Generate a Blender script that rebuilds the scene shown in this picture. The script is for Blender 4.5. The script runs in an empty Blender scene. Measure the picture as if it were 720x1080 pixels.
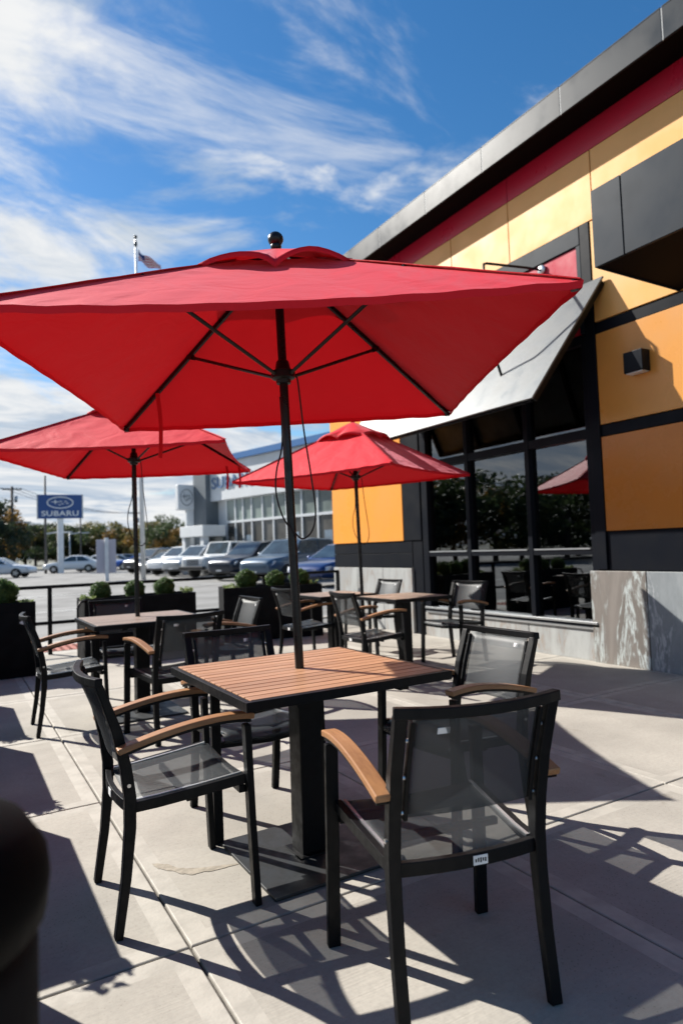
import bpy, bmesh, math, random
from mathutils import Vector, Matrix
random.seed(7)
R = math.radians
S = bpy.context.scene
COL = S.collection

# ------------------------------------------------------------------ camera
H = 1.23
cam_d = bpy.data.cameras.new('camera'); cam = bpy.data.objects.new('camera', cam_d); COL.objects.link(cam)
cam_d.sensor_fit = 'VERTICAL'; cam_d.sensor_height = 36.0; cam_d.sensor_width = 24.0
cam_d.lens = 36.0*696.0/1080.0
cam_d.clip_start = 0.05; cam_d.clip_end = 6000
YAW, PITCH, ROLL = R(30.664), R(3.158), R(-1.963)
fw = Vector((math.sin(YAW)*math.cos(PITCH), math.cos(YAW)*math.cos(PITCH), math.sin(PITCH)))
rt = Vector((math.cos(YAW), -math.sin(YAW), 0)); up = rt.cross(fw)
c_, s_ = math.cos(ROLL), math.sin(ROLL)
r2 = rt*c_+up*s_; u2 = up*c_-rt*s_
cam.matrix_world = Matrix(((r2.x, u2.x, -fw.x, 0), (r2.y, u2.y, -fw.y, 0), (r2.z, u2.z, -fw.z, H), (0, 0, 0, 1)))
cam_d.dof.use_dof = True; cam_d.dof.focus_distance = 2.3; cam_d.dof.aperture_fstop = 2.8
S.camera = cam

# ------------------------------------------------------------------ sun and sky
SUN_EL = R(37.0)
SDX, SDY = -0.477, 0.879           # ground direction towards the sun
sun_d = bpy.data.lights.new('sun', 'SUN'); sun = bpy.data.objects.new('sun', sun_d); COL.objects.link(sun)
sun_d.energy = 5.0; sun_d.angle = R(0.5); sun_d.color = (1.0, 0.955, 0.88)
sv = Vector((SDX*math.cos(SUN_EL), SDY*math.cos(SUN_EL), math.sin(SUN_EL)))
sun.rotation_euler = sv.to_track_quat('Z', 'Y').to_euler(); sun.location = (-10, 20, 20)

W = bpy.data.worlds.new('World'); S.world = W; W.use_nodes = True
nt = W.node_tree; nt.nodes.clear()
def N(tree, typ, **kw):
    n = tree.nodes.new(typ)
    for k, v in kw.items():
        if k.startswith('i_'):
            key = k[2:]
            key = int(key) if key.isdigit() else key.replace('_', ' ')
            n.inputs[key].default_value = v
        else: setattr(n, k, v)
    return n
def lk(tree, a, b): tree.links.new(a, b)
def math_(tree, op, a, b=None, clamp=False):
    n = tree.nodes.new('ShaderNodeMath'); n.operation = op; n.use_clamp = clamp
    for i, v in enumerate((a, b)):
        if v is None: continue
        if isinstance(v, (int, float)): n.inputs[i].default_value = v
        else: tree.links.new(v, n.inputs[i])
    return n.outputs[0]
def mapr(tree, v, a, b, c=0.0, d=1.0, smooth=True):
    n = tree.nodes.new('ShaderNodeMapRange'); n.interpolation_type = 'SMOOTHSTEP' if smooth else 'LINEAR'
    tree.links.new(v, n.inputs[0]); n.inputs[1].default_value = a; n.inputs[2].default_value = b
    n.inputs[3].default_value = c; n.inputs[4].default_value = d
    return n.outputs[0]
def mixc(tree, fac, a, b, blend='MIX'):
    n = tree.nodes.new('ShaderNodeMix'); n.data_type = 'RGBA'; n.blend_type = blend
    if isinstance(fac, (int, float)): n.inputs[0].default_value = fac
    else: tree.links.new(fac, n.inputs[0])
    for i, v in ((6, a), (7, b)):
        if isinstance(v, (tuple, list)): n.inputs[i].default_value = (*v[:3], 1)
        else: tree.links.new(v, n.inputs[i])
    return n.outputs[2]
SKY = 0.05
sky = N(nt, 'ShaderNodeTexSky', sky_type='NISHITA', sun_disc=False, sun_elevation=SUN_EL,
        sun_rotation=math.atan2(SDX, SDY) % (2*math.pi), altitude=50, air_density=1.1, dust_density=0.25, ozone_density=2.6)
hsv = N(nt, 'ShaderNodeHueSaturation', i_Saturation=1.32, i_Value=1.38); lk(nt, sky.outputs[0], hsv.inputs['Color'])
tc = N(nt, 'ShaderNodeTexCoord')
sep = N(nt, 'ShaderNodeSeparateXYZ'); lk(nt, tc.outputs['Generated'], sep.inputs[0])
zc = math_(nt, 'ADD', math_(nt, 'MAXIMUM', sep.outputs[2], 0.0), 0.16)
px = math_(nt, 'DIVIDE', sep.outputs[0], zc); py = math_(nt, 'DIVIDE', sep.outputs[1], zc)
comb = N(nt, 'ShaderNodeCombineXYZ'); lk(nt, px, comb.inputs[0]); lk(nt, py, comb.inputs[1])
mp = N(nt, 'ShaderNodeMapping'); lk(nt, comb.outputs[0], mp.inputs[0])
mp.inputs['Rotation'].default_value = (0, 0, R(35)); mp.inputs['Scale'].default_value = (1.0, 1.2, 1); mp.inputs['Location'].default_value = (2.1, 0.95, 0)
nz = N(nt, 'ShaderNodeTexNoise', i_Scale=2.3, i_Detail=11.0, i_Roughness=0.58, i_Distortion=0.45); lk(nt, mp.outputs[0], nz.inputs['Vector'])
mp2 = N(nt, 'ShaderNodeMapping'); lk(nt, comb.outputs[0], mp2.inputs[0])
mp2.inputs['Rotation'].default_value = (0, 0, R(-20)); mp2.inputs['Scale'].default_value = (0.8, 2.0, 1)
nz2 = N(nt, 'ShaderNodeTexNoise', i_Scale=1.6, i_Detail=8.0, i_Roughness=0.62, i_Distortion=1.1); lk(nt, mp2.outputs[0], nz2.inputs['Vector'])
# the cloud bank lies to the left (north-west) and low; the upper right is nearly clear
dotl = N(nt, 'ShaderNodeVectorMath', operation='DOT_PRODUCT'); lk(nt, tc.outputs['Generated'], dotl.inputs[0])
dotl.inputs[1].default_value = (-0.62, 0.78, -0.25)
bias = mapr(nt, dotl.outputs['Value'], 0.0, 0.72, -0.085, 0.17, False)
low = mapr(nt, sep.outputs[2], 0.02, 0.42, 0.16, -0.02)
m1 = mapr(nt, math_(nt, 'ADD', math_(nt, 'ADD', nz.outputs[0], bias), low), 0.47, 0.69)
m2 = math_(nt, 'MULTIPLY', mapr(nt, math_(nt, 'ADD', nz2.outputs[0], math_(nt, 'MULTIPLY', bias, 0.6)), 0.47, 0.76), 0.72)
cm = math_(nt, 'MAXIMUM', m1, m2)
ccol = mixc(nt, mapr(nt, nz2.outputs[0], 0.35, 0.65), (4.6, 5.6, 6.9), (9.0, 9.1, 9.15))
out_c = mixc(nt, cm, hsv.outputs[0], ccol)
bg = N(nt, 'ShaderNodeBackground', i_Strength=SKY); lk(nt, out_c, bg.inputs[0])
wo = N(nt, 'ShaderNodeOutputWorld'); lk(nt, bg.outputs[0], wo.inputs[0])

S.view_settings.view_transform = 'Standard'; S.view_settings.look = 'None'
S.view_settings.exposure = 1.0; S.view_settings.gamma = 1.0; S.view_settings.use_curve_mapping = False
S.render.engine = 'CYCLES'
try:
    S.cycles.max_bounces = 8; S.cycles.transparent_max_bounces = 24; S.cycles.caustics_reflective = False; S.cycles.caustics_refractive = False
except Exception: pass

# ------------------------------------------------------------------ materials
MATS = {}
def mat(name, col, rough=0.5, metal=0.0, noise=0.0, nscale=8.0, bump=0.0, bscale=60.0, spec=0.5, coat=0.0, emit=None, col2=None, coord='Object'):
    if name in MATS: return MATS[name]
    m = bpy.data.materials.new(name); m.use_nodes = True; t = m.node_tree
    b = t.nodes['Principled BSDF']
    b.inputs['Base Color'].default_value = (*col, 1); b.inputs['Roughness'].default_value = rough
    b.inputs['Metallic'].default_value = metal; b.inputs['Specular IOR Level'].default_value = spec
    b.inputs['Coat Weight'].default_value = coat
    tcn = t.nodes.new('ShaderNodeTexCoord')
    if noise or col2:
        n = N(t, 'ShaderNodeTexNoise', i_Scale=nscale, i_Detail=6.0, i_Roughness=0.6); lk(t, tcn.outputs[coord], n.inputs['Vector'])
        c2 = col2 if col2 else tuple(max(0, c*(1-noise)) for c in col)
        c1 = col if col2 else tuple(min(1, c*(1+noise*0.6)) for c in col)
        lk(t, mixc(t, mapr(t, n.outputs[0], 0.35, 0.65), c1, c2), b.inputs['Base Color'])
        lk(t, mapr(t, n.outputs[0], 0.3, 0.7, max(0.02, rough-0.08), min(1, rough+0.08)), b.inputs['Roughness'])
    if bump:
        n = N(t, 'ShaderNodeTexNoise', i_Scale=bscale, i_Detail=4.0); lk(t, tcn.outputs[coord], n.inputs['Vector'])
        bp = N(t, 'ShaderNodeBump', i_Strength=bump, i_Distance=0.01); lk(t, n.outputs[0], bp.inputs['Height']); lk(t, bp.outputs[0], b.inputs['Normal'])
    if emit:
        b.inputs['Emission Color'].default_value = (*emit[0], 1); b.inputs['Emission Strength'].default_value = emit[1]
    MATS[name] = m
    return m

BLACK = mat('black_powder_coat', (0.0042, 0.0046, 0.0056), 0.42, 0, noise=0.25, nscale=30, bump=0.05, bscale=500, spec=0.16)
POLEM = mat('black_pole', (0.006, 0.006, 0.007), 0.3, 0, noise=0.3, nscale=20, spec=0.35)
BOLT = mat('bolt_steel', (0.55, 0.55, 0.55), 0.3, 1.0)
TAGW = mat('white_tag', (0.75, 0.75, 0.75), 0.5)
TAGD = mat('tag_print', (0.03, 0.03, 0.03), 0.6)
CORD = mat('black_cord', (0.012, 0.012, 0.012), 0.7)
CHAR = mat('charcoal_panel', (0.0065, 0.008, 0.012), 0.42, 0.0, noise=0.15, nscale=3, spec=0.1)
FASC = mat('fascia_metal', (0.015, 0.022, 0.031), 0.37, 0.0, spec=0.13, noise=0.1, nscale=2)
BOXM = mat('charcoal_box_metal', (0.010, 0.017, 0.027), 0.46, 0.0, spec=0.12, noise=0.12, nscale=2)
SOFF = mat('black_soffit', (0.004, 0.003, 0.0035), 0.7, spec=0.05)
REDP = mat('red_panel', (0.42, 0.010, 0.035), 0.34, 0, noise=0.06, nscale=2)
YELP = mat('yellow_panel', (0.72, 0.385, 0.105), 0.36, 0, noise=0.06, nscale=1.5, bump=0.05, bscale=1.6)
ORAP = mat('orange_panel', (0.78, 0.30, 0.045), 0.33, 0, noise=0.05, nscale=1.5)
MIDP = mat('ochre_panel', (0.60, 0.265, 0.055), 0.33, 0, noise=0.06, nscale=1.5, bump=0.05, bscale=1.6)
SHADP = mat('shaded_panel', (0.50, 0.165, 0.022), 0.30, 0, noise=0.06, nscale=1.5, bump=0.05, bscale=1.6)  # same cladding as the upper tiers, shade darkened into its base colour
ALU = mat('bright_aluminium', (0.62, 0.64, 0.66), 0.35, 0.9)
AWN = mat('brushed_awning_metal', (0.105, 0.115, 0.12), 0.40, 0.25, noise=0.3, nscale=3.5, bump=0.08, bscale=3)
PLANT = mat('planter_black', (0.005, 0.0053, 0.0062), 0.6, 0, noise=0.25, nscale=6, bump=0.05, bscale=90, spec=0.1)
SOIL = mat('soil', (0.03, 0.02, 0.014), 0.95, noise=0.5, nscale=40)
RUBBER = mat('tyre_rubber', (0.012, 0.012, 0.012), 0.8)
RIM = mat('rim_alloy', (0.45, 0.46, 0.48), 0.3, 0.8)
CARGL = mat('car_glass', (0.035, 0.05, 0.058), 0.05, 0, noise=0.4, nscale=2, spec=1.0)
LAMPG = mat('headlamp_glass', (0.6, 0.62, 0.65), 0.22, 0.2)
GRILL = mat('grille_dark', (0.02, 0.02, 0.022), 0.4)
CHROME = mat('chrome', (0.7, 0.7, 0.7), 0.15, 1.0)
WHITE = mat('white_paint', (0.78, 0.78, 0.77), 0.45, noise=0.06, nscale=2)
GALV = mat('galvanised', (0.42, 0.44, 0.45), 0.5, 0.5, noise=0.15)
WOODP = mat('weathered_pole_wood', (0.12, 0.095, 0.075), 0.85, noise=0.3, nscale=5)
BLUE = mat('sign_blue', (0.012, 0.06, 0.22), 0.35)
BARK = mat('bark', (0.07, 0.05, 0.035), 0.9, noise=0.4, nscale=6)
DARKIN = mat('interior_dark', (0.045, 0.04, 0.038), 0.6, noise=0.3, nscale=2)
INFLOOR = mat('interior_floor', (0.10, 0.09, 0.08), 0.35, noise=0.3, nscale=4)
WOODIN = mat('interior_wood', (0.16, 0.08, 0.035), 0.5, noise=0.4, nscale=7)

def fabric_mat():
    m = bpy.data.materials.new('red_canvas'); m.use_nodes = True; t = m.node_tree
    b = t.nodes['Principled BSDF']; o = t.nodes['Material Output']
    tcn = t.nodes.new('ShaderNodeTexCoord')
    n = N(t, 'ShaderNodeTexNoise', i_Scale=5.0, i_Detail=6.0); lk(t, tcn.outputs['Object'], n.inputs['Vector'])
    col = mixc(t, n.outputs[0], (0.70, 0.010, 0.022), (0.63, 0.008, 0.018))
    lk(t, col, b.inputs['Base Color']); b.inputs['Roughness'].default_value = 0.62
    b.inputs['Specular IOR Level'].default_value = 0.22
    b.inputs['Sheen Weight'].default_value = 0.28; b.inputs['Sheen Roughness'].default_value = 0.3; b.inputs['Sheen Tint'].default_value = (1, 0.45, 0.55, 1)
    tr = N(t, 'ShaderNodeBsdfTranslucent'); tr.inputs[0].default_value = (0.85, 0.006, 0.012, 1)
    mx = N(t, 'ShaderNodeMixShader', i_0=0.07); lk(t, b.outputs[0], mx.inputs[1]); lk(t, tr.outputs[0], mx.inputs[2])
    # wrinkles and weave
    n2 = N(t, 'ShaderNodeTexNoise', i_Scale=6.0, i_Detail=3.0, i_Distortion=0.8); lk(t, tcn.outputs['Object'], n2.inputs['Vector'])
    n3 = N(t, 'ShaderNodeTexNoise', i_Scale=420.0, i_Detail=1.0); lk(t, tcn.outputs['Object'], n3.inputs['Vector'])
    b1 = N(t, 'ShaderNodeBump', i_Strength=0.16, i_Distance=0.05); lk(t, n2.outputs[0], b1.inputs['Height'])
    b2 = N(t, 'ShaderNodeBump', i_Strength=0.12, i_Distance=0.003); lk(t, n3.outputs[0], b2.inputs['Height']); lk(t, b1.outputs[0], b2.inputs['Normal'])
    lk(t, b2.outputs[0], b.inputs['Normal'])
    lk(t, mx.outputs[0], o.inputs[0])
    return m
CANVAS = fabric_mat()

def sling_mat():
    m = bpy.data.materials.new('mesh_sling'); m.use_nodes = True; t = m.node_tree
    b = t.nodes['Principled BSDF']; o = t.nodes['Material Output']
    b.inputs['Roughness'].default_value = 0.50; b.inputs['Specular IOR Level'].default_value = 0.85
    tcn = t.nodes.new('ShaderNodeTexCoord')
    w1 = N(t, 'ShaderNodeTexWave', wave_type='BANDS', bands_direction='X', i_Scale=95.0); lk(t, tcn.outputs['Object'], w1.inputs['Vector'])
    w2 = N(t, 'ShaderNodeTexNoise', i_Scale=150.0, i_Detail=3.0); lk(t, tcn.outputs['Object'], w2.inputs['Vector'])
    k = math_(t, 'ADD', math_(t, 'MULTIPLY', w1.outputs[1], 0.4), math_(t, 'MULTIPLY', w2.outputs[0], 0.6))
    lk(t, mixc(t, k, (0.004, 0.005, 0.0065), (0.060, 0.073, 0.084)), b.inputs['Base Color'])
    bp = N(t, 'ShaderNodeBump', i_Strength=0.2, i_Distance=0.002); lk(t, k, bp.inputs['Height']); lk(t, bp.outputs[0], b.inputs['Normal'])
    tp = N(t, 'ShaderNodeBsdfTransparent'); tp.inputs[0].default_value = (0.88, 0.9, 0.92, 1)
    tl = N(t, 'ShaderNodeBsdfTranslucent'); tl.inputs[0].default_value = (0.03, 0.034, 0.038, 1)
    m0 = N(t, 'ShaderNodeMixShader', i_0=0.2); lk(t, b.outputs[0], m0.inputs[1]); lk(t, tl.outputs[0], m0.inputs[2])
    mx = N(t, 'ShaderNodeMixShader', i_0=0.46); lk(t, m0.outputs[0], mx.inputs[1]); lk(t, tp.outputs[0], mx.inputs[2])
    lk(t, mx.outputs[0], o.inputs[0])
    return m
SLING = sling_mat()

def wood_mat(name, ca, cb, rough, stretch):
    m = bpy.data.materials.new(name); m.use_nodes = True; t = m.node_tree
    b = t.nodes['Principled BSDF']; b.inputs['Roughness'].default_value = rough
    tcn = t.nodes.new('ShaderNodeTexCoord'); mpn = t.nodes.new('ShaderNodeMapping'); lk(t, tcn.outputs['Object'], mpn.inputs[0])
    mpn.inputs['Scale'].default_value = stretch
    n = N(t, 'ShaderNodeTexNoise', i_Scale=9.0, i_Detail=8.0, i_Roughness=0.65, i_Distortion=0.6); lk(t, mpn.outputs[0], n.inputs['Vector'])
    n2 = N(t, 'ShaderNodeTexNoise', i_Scale=2.0, i_Detail=2.0); lk(t, tcn.outputs['Object'], n2.inputs['Vector'])
    f = math_(t, 'ADD', math_(t, 'MULTIPLY', n.outputs[0], 0.75), math_(t, 'MULTIPLY', n2.outputs[0], 0.25))
    ge = t.nodes.new('ShaderNodeNewGeometry')
    cc = mixc(t, mapr(t, f, 0.35, 0.65), ca, cb)
    cc = mixc(t, mapr(t, ge.outputs['Random Per Island'], 0.0, 1.0, 0.0, 0.45, False), cc, tuple(0.55*x for x in cb))
    lk(t, cc, b.inputs['Base Color'])
    lk(t, mapr(t, n.outputs[0], 0.3, 0.7, rough-0.06, rough+0.1), b.inputs['Roughness'])
    bp = N(t, 'ShaderNodeBump', i_Strength=0.12, i_Distance=0.004); lk(t, n.outputs[0], bp.inputs['Height']); lk(t, bp.outputs[0], b.inputs['Normal'])
    MATS[name] = m
    return m
ARMW = wood_mat('oiled_teak_arm', (0.40, 0.20, 0.085), (0.26, 0.115, 0.045), 0.42, (6, 0.7, 6))
SLATW = wood_mat('table_slats', (0.50, 0.285, 0.165), (0.355, 0.17, 0.088), 0.38, (0.5, 9, 9))
SLATG = wood_mat('weathered_table_slats', (0.33, 0.25, 0.20), (0.23, 0.17, 0.13), 0.42, (0.5, 9, 9))

def concrete_mat():
    m = bpy.data.materials.new('broom_finished_concrete'); m.use_nodes = True; t = m.node_tree
    b = t.nodes['Principled BSDF']; b.inputs['Roughness'].default_value = 0.8; b.inputs['Specular IOR Level'].default_value = 0.3
    tcn = t.nodes.new('ShaderNodeTexCoord')
    n1 = N(t, 'ShaderNodeTexNoise', i_Scale=1.1, i_Detail=8.0, i_Roughness=0.62); lk(t, tcn.outputs['Object'], n1.inputs['Vector'])
    n2 = N(t, 'ShaderNodeTexNoise', i_Scale=55.0, i_Detail=6.0, i_Roughness=0.7); lk(t, tcn.outputs['Object'], n2.inputs['Vector'])
    mpn = t.nodes.new('ShaderNodeMapping'); lk(t, tcn.outputs['Object'], mpn.inputs[0]); mpn.inputs['Scale'].default_value = (2.5, 130, 1)
    n3 = N(t, 'ShaderNodeTexNoise', i_Scale=1.0, i_Detail=3.0); lk(t, mpn.outputs[0], n3.inputs['Vector'])
    c = mixc(t, mapr(t, n1.outputs[0], 0.3, 0.7), (0.40, 0.372, 0.325), (0.275, 0.256, 0.224))
    c = mixc(t, mapr(t, n2.outputs[0], 0.35, 0.75, 0, 0.45), c, (0.25, 0.23, 0.205))
    c = mixc(t, mapr(t, n3.outputs[0], 0.4, 0.7, 0, 0.14), c, (0.26, 0.24, 0.215))
    # dark spots and old spills
    v = N(t, 'ShaderNodeTexNoise', i_Scale=3.3, i_Detail=4.0, i_Distortion=1.5); lk(t, tcn.outputs['Object'], v.inputs['Vector'])
    c = mixc(t, mapr(t, v.outputs[0], 0.62, 0.74, 0, 0.34), c, (0.19, 0.165, 0.13))
    vo = N(t, 'ShaderNodeTexVoronoi', i_Scale=70.0); lk(t, tcn.outputs['Object'], vo.inputs['Vector'])
    pit = math_(t, 'MULTIPLY', mapr(t, vo.outputs['Distance'], 0.10, 0.26, 1.0, 0.0), mapr(t, n1.outputs[0], 0.42, 0.6))
    c = mixc(t, math_(t, 'MULTIPLY', pit, 0.55), c, (0.12, 0.105, 0.085))
    lk(t, c, b.inputs['Base Color'])
    hh = math_(t, 'ADD', math_(t, 'MULTIPLY', n2.outputs[0], 0.5), n3.outputs[0])
    bp = N(t, 'ShaderNodeBump', i_Strength=0.16, i_Distance=0.006); lk(t, hh, bp.inputs['Height']); lk(t, bp.outputs[0], b.inputs['Normal'])
    return m
CONC = concrete_mat()
CONCEDGE = mat('trowelled_concrete_edge', (0.37, 0.345, 0.302), 0.72, noise=0.12, nscale=9, bump=0.1, bscale=70)
JOINT = mat('joint_gap', (0.07, 0.062, 0.052), 0.95, noise=0.4, nscale=20)
STAIN = mat('spill_stain', (0.295, 0.258, 0.205), 0.7, noise=0.25, nscale=30)
ASPH = mat('pale_asphalt', (0.19, 0.187, 0.18), 0.9, noise=0.22, nscale=0.6, bump=0.2, bscale=30)
FIELD = mat('far_ground', (0.12, 0.12, 0.09), 0.95, noise=0.4, nscale=0.02)
LINEP = mat('lot_line_paint', (0.65, 0.65, 0.62), 0.7, noise=0.2, nscale=5)
BRICKP = mat('tactile_red', (0.32, 0.10, 0.07), 0.8, noise=0.3, nscale=30)

def stone_mat(name, ca, cb, vein, rot, warp):
    m = bpy.data.materials.new(name); m.use_nodes = True; t = m.node_tree
    b = t.nodes['Principled BSDF']; b.inputs['Roughness'].default_value = 0.42
    tcn = t.nodes.new('ShaderNodeTexCoord'); mpn = t.nodes.new('ShaderNodeMapping'); lk(t, tcn.outputs['Object'], mpn.inputs[0])
    mpn.inputs['Rotation'].default_value = (R(rot), 0, 0); mpn.inputs['Scale'].default_value = (1, 1.0, 0.28)
    n = N(t, 'ShaderNodeTexNoise', i_Scale=4.0, i_Detail=9.0, i_Roughness=0.62, i_Distortion=warp); lk(t, mpn.outputs[0], n.inputs['Vector'])
    n2 = N(t, 'ShaderNodeTexNoise', i_Scale=26.0, i_Detail=6.0, i_Roughness=0.7); lk(t, mpn.outputs[0], n2.inputs['Vector'])
    c = mixc(t, mapr(t, n.outputs[0], 0.36, 0.62), ca, cb)
    band = math_(t, 'SUBTRACT', 1.0, math_(t, 'MULTIPLY', math_(t, 'ABSOLUTE', math_(t, 'SUBTRACT', n.outputs[0], 0.56)), 22.0), clamp=True)
    vm = math_(t, 'MULTIPLY', band, mapr(t, n2.outputs[0], 0.38, 0.6))
    c = mixc(t, vm, c, vein)
    c = mixc(t, mapr(t, n2.outputs[0], 0.45, 0.8, 0, 0.35), c, tuple(x*0.6 for x in ca))
    lk(t, c, b.inputs['Base Color'])
    bp = N(t, 'ShaderNodeBump', i_Strength=0.2, i_Distance=0.008); lk(t, n2.outputs[0], bp.inputs['Height']); lk(t, bp.outputs[0], b.inputs['Normal'])
    MATS[name] = m
    return m
ST_W = stone_mat('warm_veined_stone', (0.235, 0.21, 0.188), (0.165, 0.147, 0.13), (0.56, 0.62, 0.61), 8, 0.9)
ST_G = stone_mat('grey_streaked_stone', (0.27, 0.29, 0.30), (0.18, 0.20, 0.21), (0.5, 0.51, 0.52), 32, 0.25)
ST_P = stone_mat('pale_stone', (0.40, 0.41, 0.40), (0.31, 0.315, 0.31), (0.30, 0.245, 0.20), -25, 1.2)

def glass_mat():
    m = bpy.data.materials.new('window_glass'); m.use_nodes = True; t = m.node_tree; t.nodes.clear()
    o = N(t, 'ShaderNodeOutputMaterial')
    gl = N(t, 'ShaderNodeBsdfGlossy'); gl.inputs['Roughness'].default_value = 0.0; gl.inputs[0].default_value = (0.9, 0.95, 1.0, 1)
    tp = N(t, 'ShaderNodeBsdfTransparent'); tp.inputs[0].default_value = (0.30, 0.32, 0.33, 1)
    fr = N(t, 'ShaderNodeFresnel', i_IOR=2.3)
    tcn = t.nodes.new('ShaderNodeTexCoord')
    n = N(t, 'ShaderNodeTexNoise', i_Scale=1.2, i_Detail=1.0); lk(t, tcn.outputs['Object'], n.inputs['Vector'])
    bp = N(t, 'ShaderNodeBump', i_Strength=0.03, i_Distance=0.05); lk(t, n.outputs[0], bp.inputs['Height']); lk(t, bp.outputs[0], gl.inputs['Normal'])
    mx = N(t, 'ShaderNodeMixShader'); lk(t, fr.outputs[0], mx.inputs[0]); lk(t, tp.outputs[0], mx.inputs[1]); lk(t, gl.outputs[0], mx.inputs[2])
    lk(t, mx.outputs[0], o.inputs[0])
    return m
GLASS = glass_mat()
FACGL = mat('showroom_glass', (0.19, 0.23, 0.21), 0.12, 0, noise=0.4, nscale=0.4, spec=0.6)
FACGD = mat('showroom_glass_lower', (0.085, 0.08, 0.07), 0.12, 0, noise=0.5, nscale=0.5, spec=0.6)

def leaf_mat(name, c1, c2):
    m = bpy.data.materials.new(name); m.use_nodes = True; t = m.node_tree
    b = t.nodes['Principled BSDF']; o = t.nodes['Material Output']; b.inputs['Roughness'].default_value = 0.55
    oi = N(t, 'ShaderNodeNewGeometry')
    c = mixc(t, oi.outputs['Random Per Island'], c1, c2)
    lk(t, c, b.inputs['Base Color'])
    tr = N(t, 'ShaderNodeBsdfTranslucent'); lk(t, c, tr.inputs[0])
    mx = N(t, 'ShaderNodeMixShader', i_0=0.42); lk(t, b.outputs[0], mx.inputs[1]); lk(t, tr.outputs[0], mx.inputs[2]); lk(t, mx.outputs[0], o.inputs[0])
    MATS[name] = m
    return m
LF_BOX = leaf_mat('boxwood_leaf', (0.045, 0.10, 0.02), (0.10, 0.17, 0.035))
LF_TRAIL = leaf_mat('trailing_leaf', (0.16, 0.22, 0.07), (0.30, 0.36, 0.16))
LF_G = leaf_mat('tree_green_leaf', (0.035, 0.060, 0.022), (0.075, 0.10, 0.035))
LF_Y = leaf_mat('tree_yellow_green_leaf', (0.09, 0.095, 0.028), (0.17, 0.14, 0.04))
LF_O = leaf_mat('tree_autumn_leaf', (0.20, 0.11, 0.025), (0.32, 0.19, 0.04))
LF_D = leaf_mat('tree_dark_leaf', (0.022, 0.038, 0.018), (0.05, 0.065, 0.026))

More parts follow.
